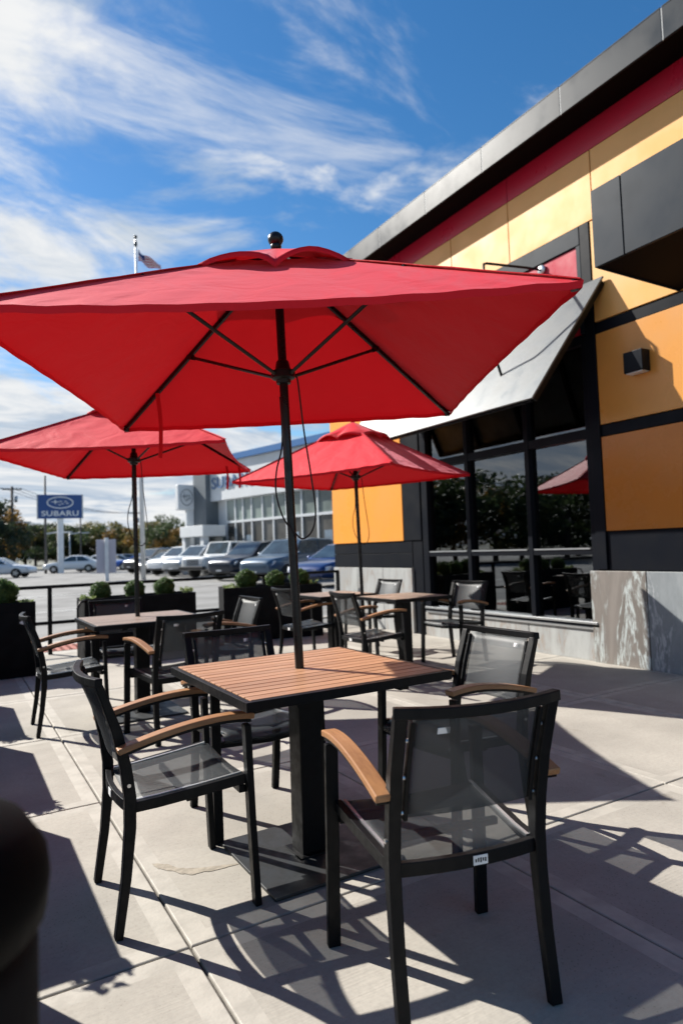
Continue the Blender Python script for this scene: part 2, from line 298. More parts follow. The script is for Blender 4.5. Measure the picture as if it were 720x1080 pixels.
# ------------------------------------------------------------------ mesh builder
def link(name, me, parent=None):
    o = bpy.data.objects.new(name, me); COL.objects.link(o)
    if parent is not None: o.parent = parent
    return o
class MB:
    def __init__(s): s.bm = bmesh.new()
    def box(s, x0, x1, y0, y1, z0, z1):
        v = [s.bm.verts.new(p) for p in ((x0,y0,z0),(x1,y0,z0),(x1,y1,z0),(x0,y1,z0),(x0,y0,z1),(x1,y0,z1),(x1,y1,z1),(x0,y1,z1))]
        for f in ((0,3,2,1),(4,5,6,7),(0,1,5,4),(1,2,6,5),(2,3,7,6),(3,0,4,7)): s.bm.faces.new([v[i] for i in f])
        return s
    def obox(s, c, ax, ay, az):
        c, ax, ay, az = map(Vector, (c, ax, ay, az))
        v = [s.bm.verts.new(c+ax*i+ay*j+az*k) for i, j, k in ((-1,-1,-1),(1,-1,-1),(1,1,-1),(-1,1,-1),(-1,-1,1),(1,-1,1),(1,1,1),(-1,1,1))]
        for f in ((0,3,2,1),(4,5,6,7),(0,1,5,4),(1,2,6,5),(2,3,7,6),(3,0,4,7)): s.bm.faces.new([v[i] for i in f])
        return s
    def sweep(s, pts, hw, hh, side=(1,0,0)):
        """rectangular section swept along pts; hw half-width along side, hh half-height across"""
        pts = [Vector(p) for p in pts]; sd = Vector(side).normalized(); rings = []
        n = len(pts)
        for i, p in enumerate(pts):
            t = (pts[min(i+1, n-1)]-pts[max(i-1, 0)]).normalized()
            sdd = (sd - t*sd.dot(t)).normalized(); nn = t.cross(sdd)
            w = hw[i] if isinstance(hw, (list, tuple)) else hw; h = hh[i] if isinstance(hh, (list, tuple)) else hh
            rings.append([s.bm.verts.new(p+sdd*a*w+nn*b*h) for a, b in ((-1,-1),(1,-1),(1,1),(-1,1))])
        for a, b in zip(rings, rings[1:]):
            for i in range(4): s.bm.faces.new((a[i], a[(i+1)%4], b[(i+1)%4], b[i]))
        s.bm.faces.new(rings[0][::-1]); s.bm.faces.new(rings[-1])
        return s
    def tube(s, pts, r, seg=8, cap=True):
        pts = [Vector(p) for p in pts]; rings = []; n = len(pts); ref = None
        for i, p in enumerate(pts):
            t = (pts[min(i+1, n-1)]-pts[max(i-1, 0)]).normalized()
            if ref is None: ref = Vector((0,0,1)) if abs(t.z) < 0.9 else Vector((1,0,0))
            a = (ref - t*ref.dot(t)).normalized(); ref = a; b = t.cross(a)
            rr = r[i] if isinstance(r, (list, tuple)) else r
            rings.append([s.bm.verts.new(p+(a*math.cos(2*math.pi*k/seg)+b*math.sin(2*math.pi*k/seg))*rr) for k in range(seg)])
        for a, b in zip(rings, rings[1:]):
            for i in range(seg): s.bm.faces.new((a[i], a[(i+1)%seg], b[(i+1)%seg], b[i]))
        if cap: s.bm.faces.new(rings[0][::-1]); s.bm.faces.new(rings[-1])
        return s
    def grid(s, rows):
        vs = [[s.bm.verts.new(p) for p in r] for r in rows]
        for a, b in zip(vs, vs[1:]):
            for i in range(len(a)-1): s.bm.faces.new((a[i], a[i+1], b[i+1], b[i]))
        return s
    def lathe(s, prof, c=(0,0,0), seg=24):
        rings = []
        for r, z in prof:
            rings.append([s.bm.verts.new((c[0]+r*math.cos(2*math.pi*k/seg), c[1]+r*math.sin(2*math.pi*k/seg), c[2]+z)) for k in range(seg)])
        for a, b in zip(rings, rings[1:]):
            for i in range(seg): s.bm.faces.new((a[i], a[(i+1)%seg], b[(i+1)%seg], b[i]))
        s.bm.faces.new(rings[0][::-1]); s.bm.faces.new(rings[-1])
        return s
    def poly(s, pts): s.bm.faces.new([s.bm.verts.new(p) for p in pts]); return s
    def prism(s, pts, ext):
        a = [s.bm.verts.new(p) for p in pts]; b = [s.bm.verts.new(Vector(p)+Vector(ext)) for p in pts]
        s.bm.faces.new(a[::-1]); s.bm.faces.new(b)
        for i in range(len(a)): s.bm.faces.new((a[i], a[(i+1)%len(a)], b[(i+1)%len(a)], b[i]))
        return s
    def ball(s, c, r, seg=16, rings=10, sc=(1,1,1)):
        bmesh.ops.create_uvsphere(s.bm, u_segments=seg, v_segments=rings, radius=r, matrix=Matrix.Translation(c) @ Matrix.Diagonal((*sc, 1)))
        return s
    def build(s, name, m, parent=None, bevel=0.0, smooth=False, solid=0.0, seg=2):
        bmesh.ops.recalc_face_normals(s.bm, faces=s.bm.faces)
        if bevel:
            ed = [e for e in s.bm.edges if len(e.link_faces) == 2 and e.calc_face_angle(0) > R(35)]
            bmesh.ops.bevel(s.bm, geom=ed, offset=bevel, segments=seg, profile=0.5, affect='EDGES', clamp_overlap=True)
        me = bpy.data.meshes.new(name); s.bm.to_mesh(me); s.bm.free()
        if smooth:
            for p in me.polygons: p.use_smooth = True
        if m is not None:
            for mm in (m if isinstance(m, (list, tuple)) else [m]): me.materials.append(mm)
        o = link(name, me, parent)
        if solid:
            md = o.modifiers.new('thickness', 'SOLIDIFY'); md.thickness = solid; md.offset = 0
        return o
def tag(o, label=None, cat=None, group=None, kind=None):
    if label: o['label'] = label
    if cat: o['category'] = cat
    if group: o['group'] = group
    if kind: o['kind'] = kind
    return o
def thing(name, label, cat, loc=(0,0,0), rz=0.0, group=None):
    o = bpy.data.objects.new(name, None); COL.objects.link(o); o.empty_display_size = 0.1
    o.location = loc; o.rotation_euler = (0, 0, rz)
    return tag(o, label, cat, group)
def dup(root, loc, rz, label, group=None):
    r = root.copy(); COL.objects.link(r); r.location = loc; r.rotation_euler = (0, 0, rz); r['label'] = label
    if group: r['group'] = group
    for ch in list(root.children):
        c = ch.copy(); COL.objects.link(c); c.parent = r
        for g in list(ch.children):
            d = g.copy(); COL.objects.link(d); d.parent = c
    return r
def text_mesh(s, size, depth, bold=0.0, sx=1.0):
    cu = bpy.data.curves.new('lettering', 'FONT'); cu.body = s; cu.size = size; cu.extrude = depth; cu.offset = bold
    cu.align_x = 'CENTER'; cu.align_y = 'CENTER'; cu.space_character = 1.05
    o = bpy.data.objects.new('lettering', cu); COL.objects.link(o)
    bpy.context.view_layer.update()
    me = bpy.data.meshes.new_from_object(o.evaluated_get(bpy.context.evaluated_depsgraph_get()))
    bpy.data.objects.remove(o); bpy.data.curves.remove(cu)
    me.transform(Matrix.Diagonal((sx, 1, 1, 1)))
    return me
def frame_matrix(o, right, upv):
    right = Vector(right).normalized(); upv = Vector(upv).normalized(); n = right.cross(upv)
    return Matrix(((right.x, upv.x, n.x, o[0]), (right.y, upv.y, n.y, o[1]), (right.z, upv.z, n.z, o[2]), (0,0,0,1)))
def put_text(name, s, size, o, right, upv, m, parent, depth=0.01, bold=0.0, sx=1.0):
    me = text_mesh(s, size, depth, bold, sx); me.transform(frame_matrix(o, right, upv)); me.name = name
    me.materials.clear(); me.materials.append(m)
    return link(name, me, parent)
def arc(p0, p1, p2, n=10):
    p0, p1, p2 = map(Vector, (p0, p1, p2))
    return [p0*(1-t)**2+p1*2*t*(1-t)+p2*t*t for t in [i/n for i in range(n+1)]]

# ------------------------------------------------------------------ the setting: ground
g = MB(); Rr = 2500.0
g.poly([(-Rr,-Rr,-0.05),(Rr,-Rr,-0.05),(Rr,Rr,-0.05),(-Rr,Rr,-0.05)])
tag(g.build('ground', FIELD), kind='structure')
g = MB(); g.poly([(-70,-30,-0.03),(60,-30,-0.03),(60,80,-0.03),(-70,80,-0.03)])
tag(g.build('parking_lot', ASPH), kind='structure')
XJ = [-1.75, -0.56, 0.645, 1.84, 3.08, 4.30, 5.64]
YJ = [-2.25, -0.80, 0.65, 2.105, 3.555, 4.98, 6.45, 7.9, 9.35]
g = MB(); g.box(-1.75, 5.64, -2.25, 9.35, -0.2, -0.012)
tag(g.build('patio_bed', JOINT), kind='structure')
body = MB(); edge = MB()
for i in range(len(XJ)-1):
    for j in range(len(YJ)-1):
        x0, x1, y0, y1 = XJ[i]+0.0045, XJ[i+1]-0.0045, YJ[j]+0.0045, YJ[j+1]-0.0045
        dz = random.uniform(-0.0008, 0.0008); e = 0.07; r = 0.0045
        # trowelled border strip with a rounded arris, one slab at a time
        def ring(d, z): return [(x0+d,y0+d,z),(x1-d,y0+d,z),(x1-d,y1-d,z),(x0+d,y1-d,z)]
        rs = [ring(0,-0.05), ring(0,-r+dz), ring(r*0.35,-r*0.3+dz), ring(r,dz), ring(e,dz-0.0012)]
        vv = [[edge.bm.verts.new(p) for p in q] for q in rs]
        for a, b in zip(vv, vv[1:]):
            for k in range(4): edge.bm.faces.new((a[k], a[(k+1)%4], b[(k+1)%4], b[k]))
        body.poly(ring(e, dz-0.0012))
tag(body.build('patio_slabs', CONC), kind='structure')
tag(edge.build('patio_slab_edges', CONCEDGE), kind='structure')
# walkway beyond the fence, kerb and lot markings
g = MB(); g.box(-6, 5.2, 9.36, 10.6, -0.2, -0.008); g.box(-6, 12, 10.6, 10.75, -0.2, -0.006)
tag(g.build('walkway', CONCEDGE), kind='structure')
g = MB(); g.box(1.05, 1.95, 9.6, 10.2, -0.008, -0.003)
for i in range(9):
    for j in range(6):
        g.lathe([(0.025,-0.003),(0.02,0.004),(0.008,0.006)], (1.1+i*0.1, 9.65+j*0.1, 0), 8)
tag(g.build('tactile_paving', BRICKP), kind='structure')
g = MB()
for k in range(-3, 9):
    y = 20+k*3.9
    g.obox((10.6, y-1.5, -0.024), (-2.4*0.9,-2.4*0.42,0), (0.05*0.42,-0.05*0.9,0), (0,0,0.002))
g.box(-30, 3.5, 16.9, 17.02, -0.026, -0.022); g.box(-30, 4.5, 24.0, 24.12, -0.026, -0.022)
tag(g.build('lot_markings', LINEP), kind='structure')
# spill stain on the slab by the near table (a coffee-coloured trickle)
g = MB()
ctr = [(0.735,2.79,.05),(0.79,2.75,.035),(0.85,2.74,.028),(0.90,2.72,.034),(0.96,2.74,.025),(1.03,2.80,.02),(1.12,2.86,.018),(1.2,2.9,.012)]
def stain(ctrs, z=0.0003):
    top, bot = [], []
    for i, (x, y, w) in enumerate(ctrs):
        w *= random.uniform(0.93, 1.07); top.append((x, y+w, z)); bot.append((x, y-w, z))
    for i in range(len(ctrs)-1): g.poly([bot[i], bot[i+1], top[i+1], top[i]])
sp = [(0.69,2.725,.012),(0.70,2.705,.034),(0.735,2.67,.042),(0.77,2.61,.036),(0.80,2.585,.040),(0.835,2.575,.026),(0.87,2.56,.024),(0.92,2.55,.016),(0.975,2.54,.006)]
fine = []
for i in range(len(sp)-1):
    for j in range(7):
        f = j/7; f2 = f*f*(3-2*f); fine.append((sp[i][0]+(sp[i+1][0]-sp[i][0])*f, sp[i][1]+(sp[i+1][1]-sp[i][1])*f2, (sp[i][2]+(sp[i+1][2]-sp[i][2])*f)*0.8))
fine.append(sp[-1])
stain(fine)

tag(g.build('spill_stain', STAIN), kind='structure')

# ------------------------------------------------------------------ restaurant building (wall plane X = 5.62)
WX = 5.62
rb = thing('restaurant_building', 'single storey restaurant clad in yellow, orange and red panels with dark frames and stone base', 'building', (WX, 4.4, 0))
def P(mb, name, m, parent=None, bevel=0.0, smooth=False):
    o = mb.build(name, m, None, bevel=bevel, smooth=smooth)
    pr = parent if parent is not None else rb
    o.parent = pr
    if pr is rb: o.matrix_parent_inverse = Matrix.Translation(-rb.location)
    return o
g = MB()
g.box(5.66, 6.0, -3.0, 4.44, 0, 5.5); g.box(5.66, 6.0, 7.32, 9.77, 0, 5.5)
g.box(5.66, 6.0, 4.44, 7.32, 3.35, 5.5); g.box(5.66, 6.0, 4.44, 7.32, 0, 0.32)
g.box(6.0, 16, 9.55, 9.77, 0, 5.5); g.box(15.8, 16, -3, 9.55, 0, 5.5); g.box(6.0, 15.8, -3.0, -2.8, 0, 5.5)
P(g, 'wall', CHAR)
g = MB(); g.box(5.31, 16.2, -3.2, 10.05, 5.52, 5.60); P(g, 'soffit', SOFF)
g = MB(); g.box(5.6, 16.0, -3.0, 9.8, 5.605, 5.78); P(g, 'roof', CHAR)
ys = [10.07, 8.62, 7.60, 6.53, 5.47, 4.33, 3.22, 2.1, 1.0, -0.1, -1.2, -2.3, -3.2]
for a, b in zip(ys, ys[1:]):
    g = MB(); g.box(5.285, 5.31, b+0.006, a-0.006, 5.512, 5.80); g.box(5.285, 5.62, b+0.006, a-0.006, 5.801, 5.815)
    P(g, 'fascia_panel', FASC, bevel=0.003)
g = MB(); g.box(5.305, 16.2, 10.055, 10.07, 5.512, 5.80); P(g, 'fascia_panel', FASC)
for y in ys[1:-1]:
    g = MB(); g.box(5.288, 5.30, y-0.0055, y+0.0055, 5.512, 5.80); P(g, 'fascia_joint', mat('joint_strip', (0.16, 0.17, 0.18), 0.55, 0.2))
# red frieze and upper yellow cladding
for a, b in ((9.77, 7.6), (7.6, 5.44), (5.44, 3.2), (3.2, 1.0), (1.0, -1.2)):
    g = MB(); g.box(5.63, 5.659, b+0.004, a-0.004, 5.225, 5.512); P(g, 'frieze_panel', REDP, bevel=0.002)
for a, b in ((9.77, 8.6), (8.6, 7.53), (7.53, 6.46), (6.46, 5.44), (5.44, 4.28), (4.28, 3.2), (3.2, 2.1), (2.1, 1.0), (1.0, -0.1), (-0.1, -1.2)):
    g = MB(); g.box(5.625, 5.659, b+0.006, a-0.006, 4.495, 5.215); P(g, 'cladding_panel', YELP, bevel=0.002)
# right hand pier: three tiers of panels divided by dark bands
for z0, z1, m in ((1.31, 2.26, SHADP), (2.38, 3.31, MIDP), (3.43, 4.48, YELP)):
    for a, b in ((4.325, 2.2), (2.2, 0.1), (0.1, -2.0)):
        g = MB(); g.box(5.62, 5.659, b+0.004, a-0.004, z0+0.004, z1-0.004); P(g, 'cladding_panel', m, bevel=0.002)
for z0, z1 in ((0.925, 1.305), (2.265, 2.375), (3.315, 3.425)):
    g = MB(); g.box(5.632, 5.659, -2.0, 4.32, z0, z1); P(g, 'dark_band', CHAR, bevel=0.002)
# stone base, right pier
g = MB(); g.box(5.60, 5.659, 3.905, 4.53, 0, 0.915); P(g, 'stone_slab', ST_W, bevel=0.003)
g = MB(); g.box(5.60, 5.659, 2.5, 3.895, 0, 0.915); P(g, 'stone_slab', ST_G, bevel=0.003)
g = MB(); g.box(5.60, 5.659, -2, 2.49, 0, 0.915); P(g, 'stone_slab', ST_W, bevel=0.003)
# stone under the window
for a, b in ((4.54, 5.42), (5.43, 6.35), (6.36, 7.31)):
    g = MB(); g.box(5.625, 5.659, a, b, 0, 0.315); P(g, 'stone_slab', ST_P, bevel=0.003)
# left pier
for a, b in ((7.56, 8.28), (8.29, 9.0), (9.01, 9.76)):
    g = MB(); g.box(5.60, 5.659, a, b, 0, 0.915); P(g, 'stone_slab', ST_P, bevel=0.003)
g = MB(); g.box(5.625, 5.659, 7.56, 9.76, 0.925, 1.128); g.box(5.625, 5.659, 7.56, 9.76, 1.136, 1.30); P(g, 'dark_band', CHAR, bevel=0.002)
for z0, z1 in ((1.31, 2.86), (2.94, 4.40)):
    g = MB(); g.box(5.61, 5.659, 7.745, 9.76, z0, z1); P(g, 'cladding_panel', ORAP, bevel=0.002)
g = MB(); g.box(9.0, 9.5, 9.771, 9.80, 1.31, 4.4); P(g, 'cladding_panel', ORAP)
g = MB(); g.box(5.615, 5.659, 7.33, 7.735, 1.31, 4.48); g.box(5.63, 5.659, 7.33, 7.55, 0, 1.30); P(g, 'dark_frame', CHAR, bevel=0.003)
# dark frame and red panel over the awning
g = MB(); g.box(5.61, 5.659, 4.33, 4.445, 0.93, 4.485); P(g, 'dark_frame', CHAR, bevel=0.003)
g = MB(); g.box(5.612, 5.659, 4.455, 7.32, 4.295, 4.485); P(g, 'dark_frame', BOXM, bevel=0.003)
g = MB(); g.box(5.612, 5.659, 4.335+0.115, 4.50, 3.36, 4.288); P(g, 'dark_frame', BOXM, bevel=0.003)
for a, b in ((4.51, 5.9), (5.91, 7.32)):
    g = MB(); g.box(5.63, 5.659, a, b, 3.36, 4.285); P(g, 'red_panel', REDP, bevel=0.002)
# storefront window
g = MB(); g.box(5.60, 5.70, 4.45, 7.30, 0.345, 0.372)
win = P(g, 'window', CHAR, bevel=0.003)
for y, w in ((4.475, 0.035), (5.335, 0.032), (6.36, 0.032), (7.24, 0.06)):
    g = MB(); g.box(5.622, 5.74, y-w, y+w, 0.40, 3.345); P(g, 'mullion', CHAR, win, bevel=0.003)
for a, b in ((4.512, 5.30), (5.37, 6.325), (6.395, 7.178)):
    for z, h in ((1.115, 0.036), (2.325, 0.048), (3.30, 0.04)):
        g = MB(); g.box(5.626, 5.735, a, b, z-h, z+h); P(g, 'transom', CHAR, win, bevel=0.003)
for a, b in ((4.53, 5.28), (5.39, 6.31), (6.41, 7.16)):
    g = MB(); g.box(5.618, 5.629, a, b, 1.135, 1.149); P(g, 'transom_trim', ALU, win)
g = MB(); g.box(5.59, 5.70, 4.47, 7.27, 0.374, 0.398); P(g, 'sill', ALU, win, bevel=0.002)
g = MB(); g.box(5.605, 5.70, 4.47, 7.27, 0.318, 0.343); P(g, 'sill', ALU, win, bevel=0.002)
for a, b in ((4.505, 5.31), (5.36, 6.335), (6.385, 7.19)):
    for z0, z1 in ((0.40, 1.085), (1.145, 2.285), (2.365, 3.27)):
        g = MB(); g.box(5.688, 5.696, a, b, z0, z1); P(g, 'pane', GLASS, win)
# dining room seen through the glass
g = MB(); g.box(6.0, 11.0, 3.0, 9.5, -0.05, 0.0); P(g, 'interior_floor', INFLOOR)
g = MB()
g.box(6.0, 11.0, 2.9, 3.0, 0, 3.3); g.box(6.0, 11.0, 3.0, 9.5, 3.3, 3.36)
g.box(10.9, 11.0, 3.0, 8.2, 0, 3.3); g.box(10.9, 11.0, 9.1, 9.5, 0, 3.3); g.box(10.9, 11.0, 8.2, 9.1, 2.2, 3.3)
P(g, 'interior_wall', DARKIN)
g = MB(); g.box(8.4, 8.9, 5.2, 7.6, 0, 1.05); g.box(8.3, 9.0, 5.1, 7.7, 1.05, 1.1); P(g, 'counter', WOODIN, bevel=0.01)
for y in (5.0, 5.9, 6.8, 7.7):
    g = MB(); g.lathe([(0.02,0.30),(0.03,0.25),(0.13,0.0),(0.125,0.0)], (7.6, y, 2.35), 16); sh = P(g, 'pendant_shade', GRILL, smooth=True)
    g = MB(); g.ball((7.6, y, 2.38), 0.045, 10, 6); P(g, 'bulb', mat('lit_bulb', (1, 0.8, 0.5), 0.5, emit=((1, 0.72, 0.42), 9.0)), sh, smooth=True)
# sloped metal awning over the window
aw0, aw1 = 4.17, 7.72
xt, zt, xb, zb = 5.60, 3.84, 4.80, 2.60
dv = Vector((xb-xt, 0.26, zb-zt)); nv = Vector((dv.z, 0, -dv.x)).normalized()
if nv.z < 0: nv = -nv
g = MB(); a = Vector((xt, aw0, zt)); b = Vector((xt, aw1, zt)); c = b+dv; d = a+dv
g.prism([a, b, c, d], nv*0.02)
aw = P(g, 'awning', AWN, bevel=0.003)
g = MB()
n3 = nv*(-0.002)
for k in range(5):
    y = aw0+0.03+k*(aw1-aw0-0.06)/4
    g.sweep([a+Vector((0, y-aw0, 0))-nv*0.032+dv*0.02, a+Vector((0, y-aw0, 0))-nv*0.032+dv*0.985], 0.02, 0.028, (0,1,0))
g.sweep([d-nv*0.035-dv*0.02+Vector((0,0.055,0)), c-nv*0.035-dv*0.02-Vector((0,0.055,0))], 0.02, 0.02, (1,0,0))
P(g, 'awning_frame', BLACK, aw)
# tie rods that hold the awning up
for y in (4.97, 6.95):
    g = MB(); g.tube([(5.63, y, 4.225), (5.42, y+0.03, 4.225), (4.90, y+0.10, 4.20), (4.865, y+0.105, 4.19), (4.855, y+0.106, 4.09), (4.858, y+0.106, 3.55), (4.87, y+0.106, 3.45), (5.05, y+0.106, 2.99)], 0.014, 8)
    P(g, 'tie_rod', BLACK, aw, smooth=True)
    g = MB(); g.lathe([(0.05,-0.01),(0.055,0.0),(0.05,0.008),(0.02,0.018)], (0,0,0), 20)
    bmesh.ops.rotate(g.bm, verts=g.bm.verts, cent=(0,0,0), matrix=Matrix.Rotation(R(-90), 3, 'Y'))
    bmesh.ops.translate(g.bm, verts=g.bm.verts, vec=(5.612, y, 4.225))
    P(g, 'rod_plate', ALU, aw, smooth=True)
# projecting box canopy on the right
g = MB(); g.box(4.50, 5.617, -2.0, 3.40, 3.435, 4.04); cbx = P(g, 'box_canopy', SOFF)
for a, b in ((3.41, 3.14), (3.13, 1.9), (1.89, 0.65), (0.64, -0.6), (-0.61, -2.0)):
    g = MB(); g.box(4.47, 4.50, b, a, 3.42, 4.055); P(g, 'canopy_panel', BOXM, cbx, bevel=0.003)
g = MB(); g.box(4.50, 5.617, 3.401, 3.41, 3.42, 4.055); P(g, 'canopy_panel', BOXM, cbx)
# wall light
g = MB(); g.box(5.50, 5.62, 3.74, 3.94, 2.79, 2.99); wl = P(g, 'wall_light', CHAR, bevel=0.006)
g = MB(); g.box(5.515, 5.61, 3.755, 3.925, 2.783, 2.79); P(g, 'lens', LAMPG, wl)

# ------------------------------------------------------------------ furniture: table
def make_table(size, label, slatm, loc, rz=0.0, group=None):
    t = thing('patio_table', label, 'table', loc, rz, group)
    h = size/2
    g = MB(); fw_ = 0.022
    for x0, x1, y0, y1 in ((-h, h, -h, -h+fw_), (-h, h, h-fw_, h), (-h, -h+fw_, -h+fw_, h-fw_), (h-fw_, h, -h+fw_, h-fw_)):
        g.box(x0, x1, y0, y1, 0.705, 0.738)
    fr = g.build('table_frame', BLACK, t, bevel=0.002)
    g = MB(); n = int(round((size-2*fw_)/0.058)); w = (size-2*fw_)/n
    for i in range(n):
        y0 = -h+fw_+i*w
        g.box(-h+fw_+0.003, h-fw_-0.003, y0+0.003, y0+w-0.003, 0.718, 0.740+random.uniform(-0.0006, 0.0006))
    g.build('tabletop', slatm, t, bevel=0.002)
    for x in (-0.25*size, 0.25*size):
        g = MB(); g.box(x-0.02, x+0.02, -h+fw_, h-fw_, 0.690, 0.716); g.build('bearer', BLACK, t)
    g = MB(); g.box(-0.25*size-0.02, 0.25*size+0.02, -0.03, 0.03, 0.672, 0.689); g.build('bracket', BLACK, t)
    g = MB(); g.box(-0.052, 0.052, -0.052, 0.052, 0.014, 0.672); g.build('column', BLACK, t, bevel=0.005)
    bs = min(0.28, size*0.335)
    g = MB(); g.box(-bs, bs, -bs, bs, 0.0, 0.012); bp = g.build('base_plate', mat('base_plate_steel', (0.03, 0.033, 0.036), 0.5, 0.3, noise=0.4, nscale=12), t, bevel=0.003)
    g = MB(); g.box(-0.075, 0.075, -0.075, 0.075, 0.0125, 0.017); g.build('collar', BLACK, bp, bevel=0.002)
    return t
make_table(0.86, 'nearest patio table, orange brown slatted top, under the biggest red umbrella', SLATW, (1.257, 2.47, 0), 0, 'slatted patio tables')
make_table(0.86, 'left patio table with greyish slatted top, before a planter of round shrubs', SLATG, (1.30, 5.36, 0), 0, 'slatted patio tables')
make_table(0.68, 'patio table nearest to the restaurant window, right of the thin umbrella pole', SLATG, (3.88, 5.39, 0), 0, 'slatted patio tables')
make_table(0.68, 'farthest patio table, partly hidden behind the pole of the nearest umbrella', SLATG, (3.60, 6.32, 0), 0, 'slatted patio tables')

# ------------------------------------------------------------------ furniture: chair
def make_chair(label, loc, rz):
    t = thing('patio_chair', label, 'chair', loc, rz, 'black mesh armchairs around the tables')
    for s in (-1, 1):
        # front leg up to the arm
        g = MB(); g.sweep([(s*0.258, 0.225, 0), (s*0.256, 0.212, 0.3), (s*0.254, 0.205, 0.55), (s*0.253, 0.203, 0.622)], 0.020, 0.012, (1,0,0))
        g.build('leg', BLACK, t, bevel=0.003)
        # rear leg running up into the back post
        pts = [(s*0.217, -0.235, 0), (s*0.216, -0.208, 0.18), (s*0.215, -0.193, 0.34), (s*0.215, -0.192, 0.44), (s*0.215, -0.205, 0.54), (s*0.216, -0.232, 0.66), (s*0.217, -0.272, 0.775), (s*0.218, -0.285, 0.812)]
        g = MB(); g.sweep(pts, 0.017, [0.013,0.015,0.018,0.019,0.018,0.016,0.013,0.012], (1,0,0)); lg = g.build('leg', BLACK, t, bevel=0.003)
        for z, y in ((0.55, -0.207), (0.645, -0.229), (0.745, -0.259)):
            g = MB(); g.tube([(s*0.198, y-0.004, z), (s*0.186, y-0.004, z)], 0.006, 8); g.build('bolt', BOLT, lg)
        g = MB(); g.tube([(s*0.230, -0.197, 0.48), (s*0.2365, -0.197, 0.48)], 0.0065, 8); g.build('bolt', BOLT, lg)
        # inner sling rail of the back
        g = MB(); g.sweep([(s*0.184, -0.206, 0.53), (s*0.184, -0.213, 0.57), (s*0.184, -0.236, 0.66), (s*0.184, -0.270, 0.76), (s*0.184, -0.281, 0.795)], 0.006, 0.010, (1,0,0))
        g.build('back_rail', BLACK, t, bevel=0.002)
        # arm: timber pad on a flat metal strip
        x0 = s*0.253; x1 = s*0.247
        cv = arc((x0, 0.228, 0.650), (s*0.250, 0.06, 0.680), (x1, -0.235, 0.600), 12)
        g = MB(); g.sweep(cv, 0.024, 0.010, (1,0,0)); ar = g.build('armrest', ARMW, t, bevel=0.004)
        cv2 = [p+Vector((0, 0, -0.0155)) for p in arc((x0, 0.216, 0.650), (s*0.250, 0.06, 0.680), (x1, -0.225, 0.603), 12)]
        g = MB(); g.sweep(cv2, 0.018, 0.005, (1,0,0)); g.build('arm_strip', BLACK, ar)
        # seat side rail
        g = MB(); g.sweep([(s*0.238, 0.20, 0.432), (s*0.228, 0.05, 0.418), (s*0.216, -0.10, 0.405), (s*0.212, -0.19, 0.402)], 0.011, 0.017, (1,0,0))
        g.build('seat_rail', BLACK, t, bevel=0.002)
        g = MB(); g.sweep([(s*0.219, 0.190, 0.4455), (s*0.210, 0.05, 0.431), (s*0.199, -0.10, 0.419), (s*0.196, -0.175, 0.416)], 0.005, 0.005, (1,0,0))
        g.build('seat_highlight', ALU, t)  # bright strip put in for the sun's highlight on the black seat frame
    # top rail, bowed backwards
    tp = [(-0.236+0.472*i/12, -0.286-0.035*(1-((i-6)/6)**2), 0.822-0.006*(1-((i-6)/6)**2)) for i in range(13)]
    g = MB(); g.sweep(tp, 0.013, 0.014, (0,1,0)); g.build('top_rail', BLACK, t, bevel=0.003)
    # rear and front cross rails
    rr = [(-0.199+0.398*i/8, -0.192-0.02*(1-((i-4)/4)**2), 0.402) for i in range(9)]
    g = MB(); g.sweep(rr, 0.010, 0.018, (0,1,0)); cr = g.build('cross_rail', BLACK, t, bevel=0.002)
    g = MB(); g.obox((0.02, -0.2235, 0.402), (0.021,0,0), (0,0.0012,0), (0,0,0.012)); tg = g.build('tag', TAGW, cr)
    g = MB()
    for i in range(5): g.obox((0.006+i*0.007, -0.2250, 0.402+(i%2)*0.001), (0.0022,0,0), (0,0.0004,0), (0,0,0.004+0.001*(i%3)))
    g.build('tag_print', TAGD, tg)
    g = MB(); g.sweep([(-0.238, 0.188, 0.395), (0, 0.196, 0.385), (0.238, 0.188, 0.395)], 0.011, 0.013, (0,1,0)); g.build('cross_rail', BLACK, t, bevel=0.002)
    g = MB(); g.box(-0.205, 0.205, 0.0, 0.018, 0.380, 0.400); g.build('cross_rail', BLACK, t)
    # seat sling: dips in the middle, rolls over the front
    rows = []
    prof = [(-0.180, 0.418, 0.198), (-0.10, 0.421, 0.203), (0.0, 0.428, 0.211), (0.10, 0.437, 0.217), (0.17, 0.444, 0.221), (0.205, 0.440, 0.223), (0.222, 0.424, 0.223), (0.222, 0.405, 0.221)]
    for y, z, w in prof:
        rows.append([(-w+2*w*i/10, y, z-0.016*(1-((i-5)/5)**2)*(1 if y < 0.16 else 0.7)) for i in range(11)])
    g = MB(); g.grid(rows); g.build('seat', SLING, t, smooth=True, solid=0.002)
    # back sling
    rows = []
    for z, y in ((0.535, -0.207), (0.56, -0.212), (0.60, -0.221), (0.66, -0.237), (0.72, -0.256), (0.77, -0.273), (0.806, -0.285)):
        rows.append([(-0.182+0.364*i/10, y-(0.010+0.025*(z-0.46)/0.35)*(1-((i-5)/5)**2), z) for i in range(11)])
    g = MB(); g.grid(rows); bk = g.build('backrest', SLING, t, smooth=True, solid=0.002)
    g = MB(); g.obox((-0.105, -0.2945, 0.768), (0.017,0,0), (0,0.0012,0.0004), (0,-0.0025,0.008)); g.build('tag', TAGW, bk)
    return t
PI = math.pi
ch = make_chair('nearest chair, its mesh back turned to the camera, before the closest table', (1.225, 1.585, 0), R(-12.7))
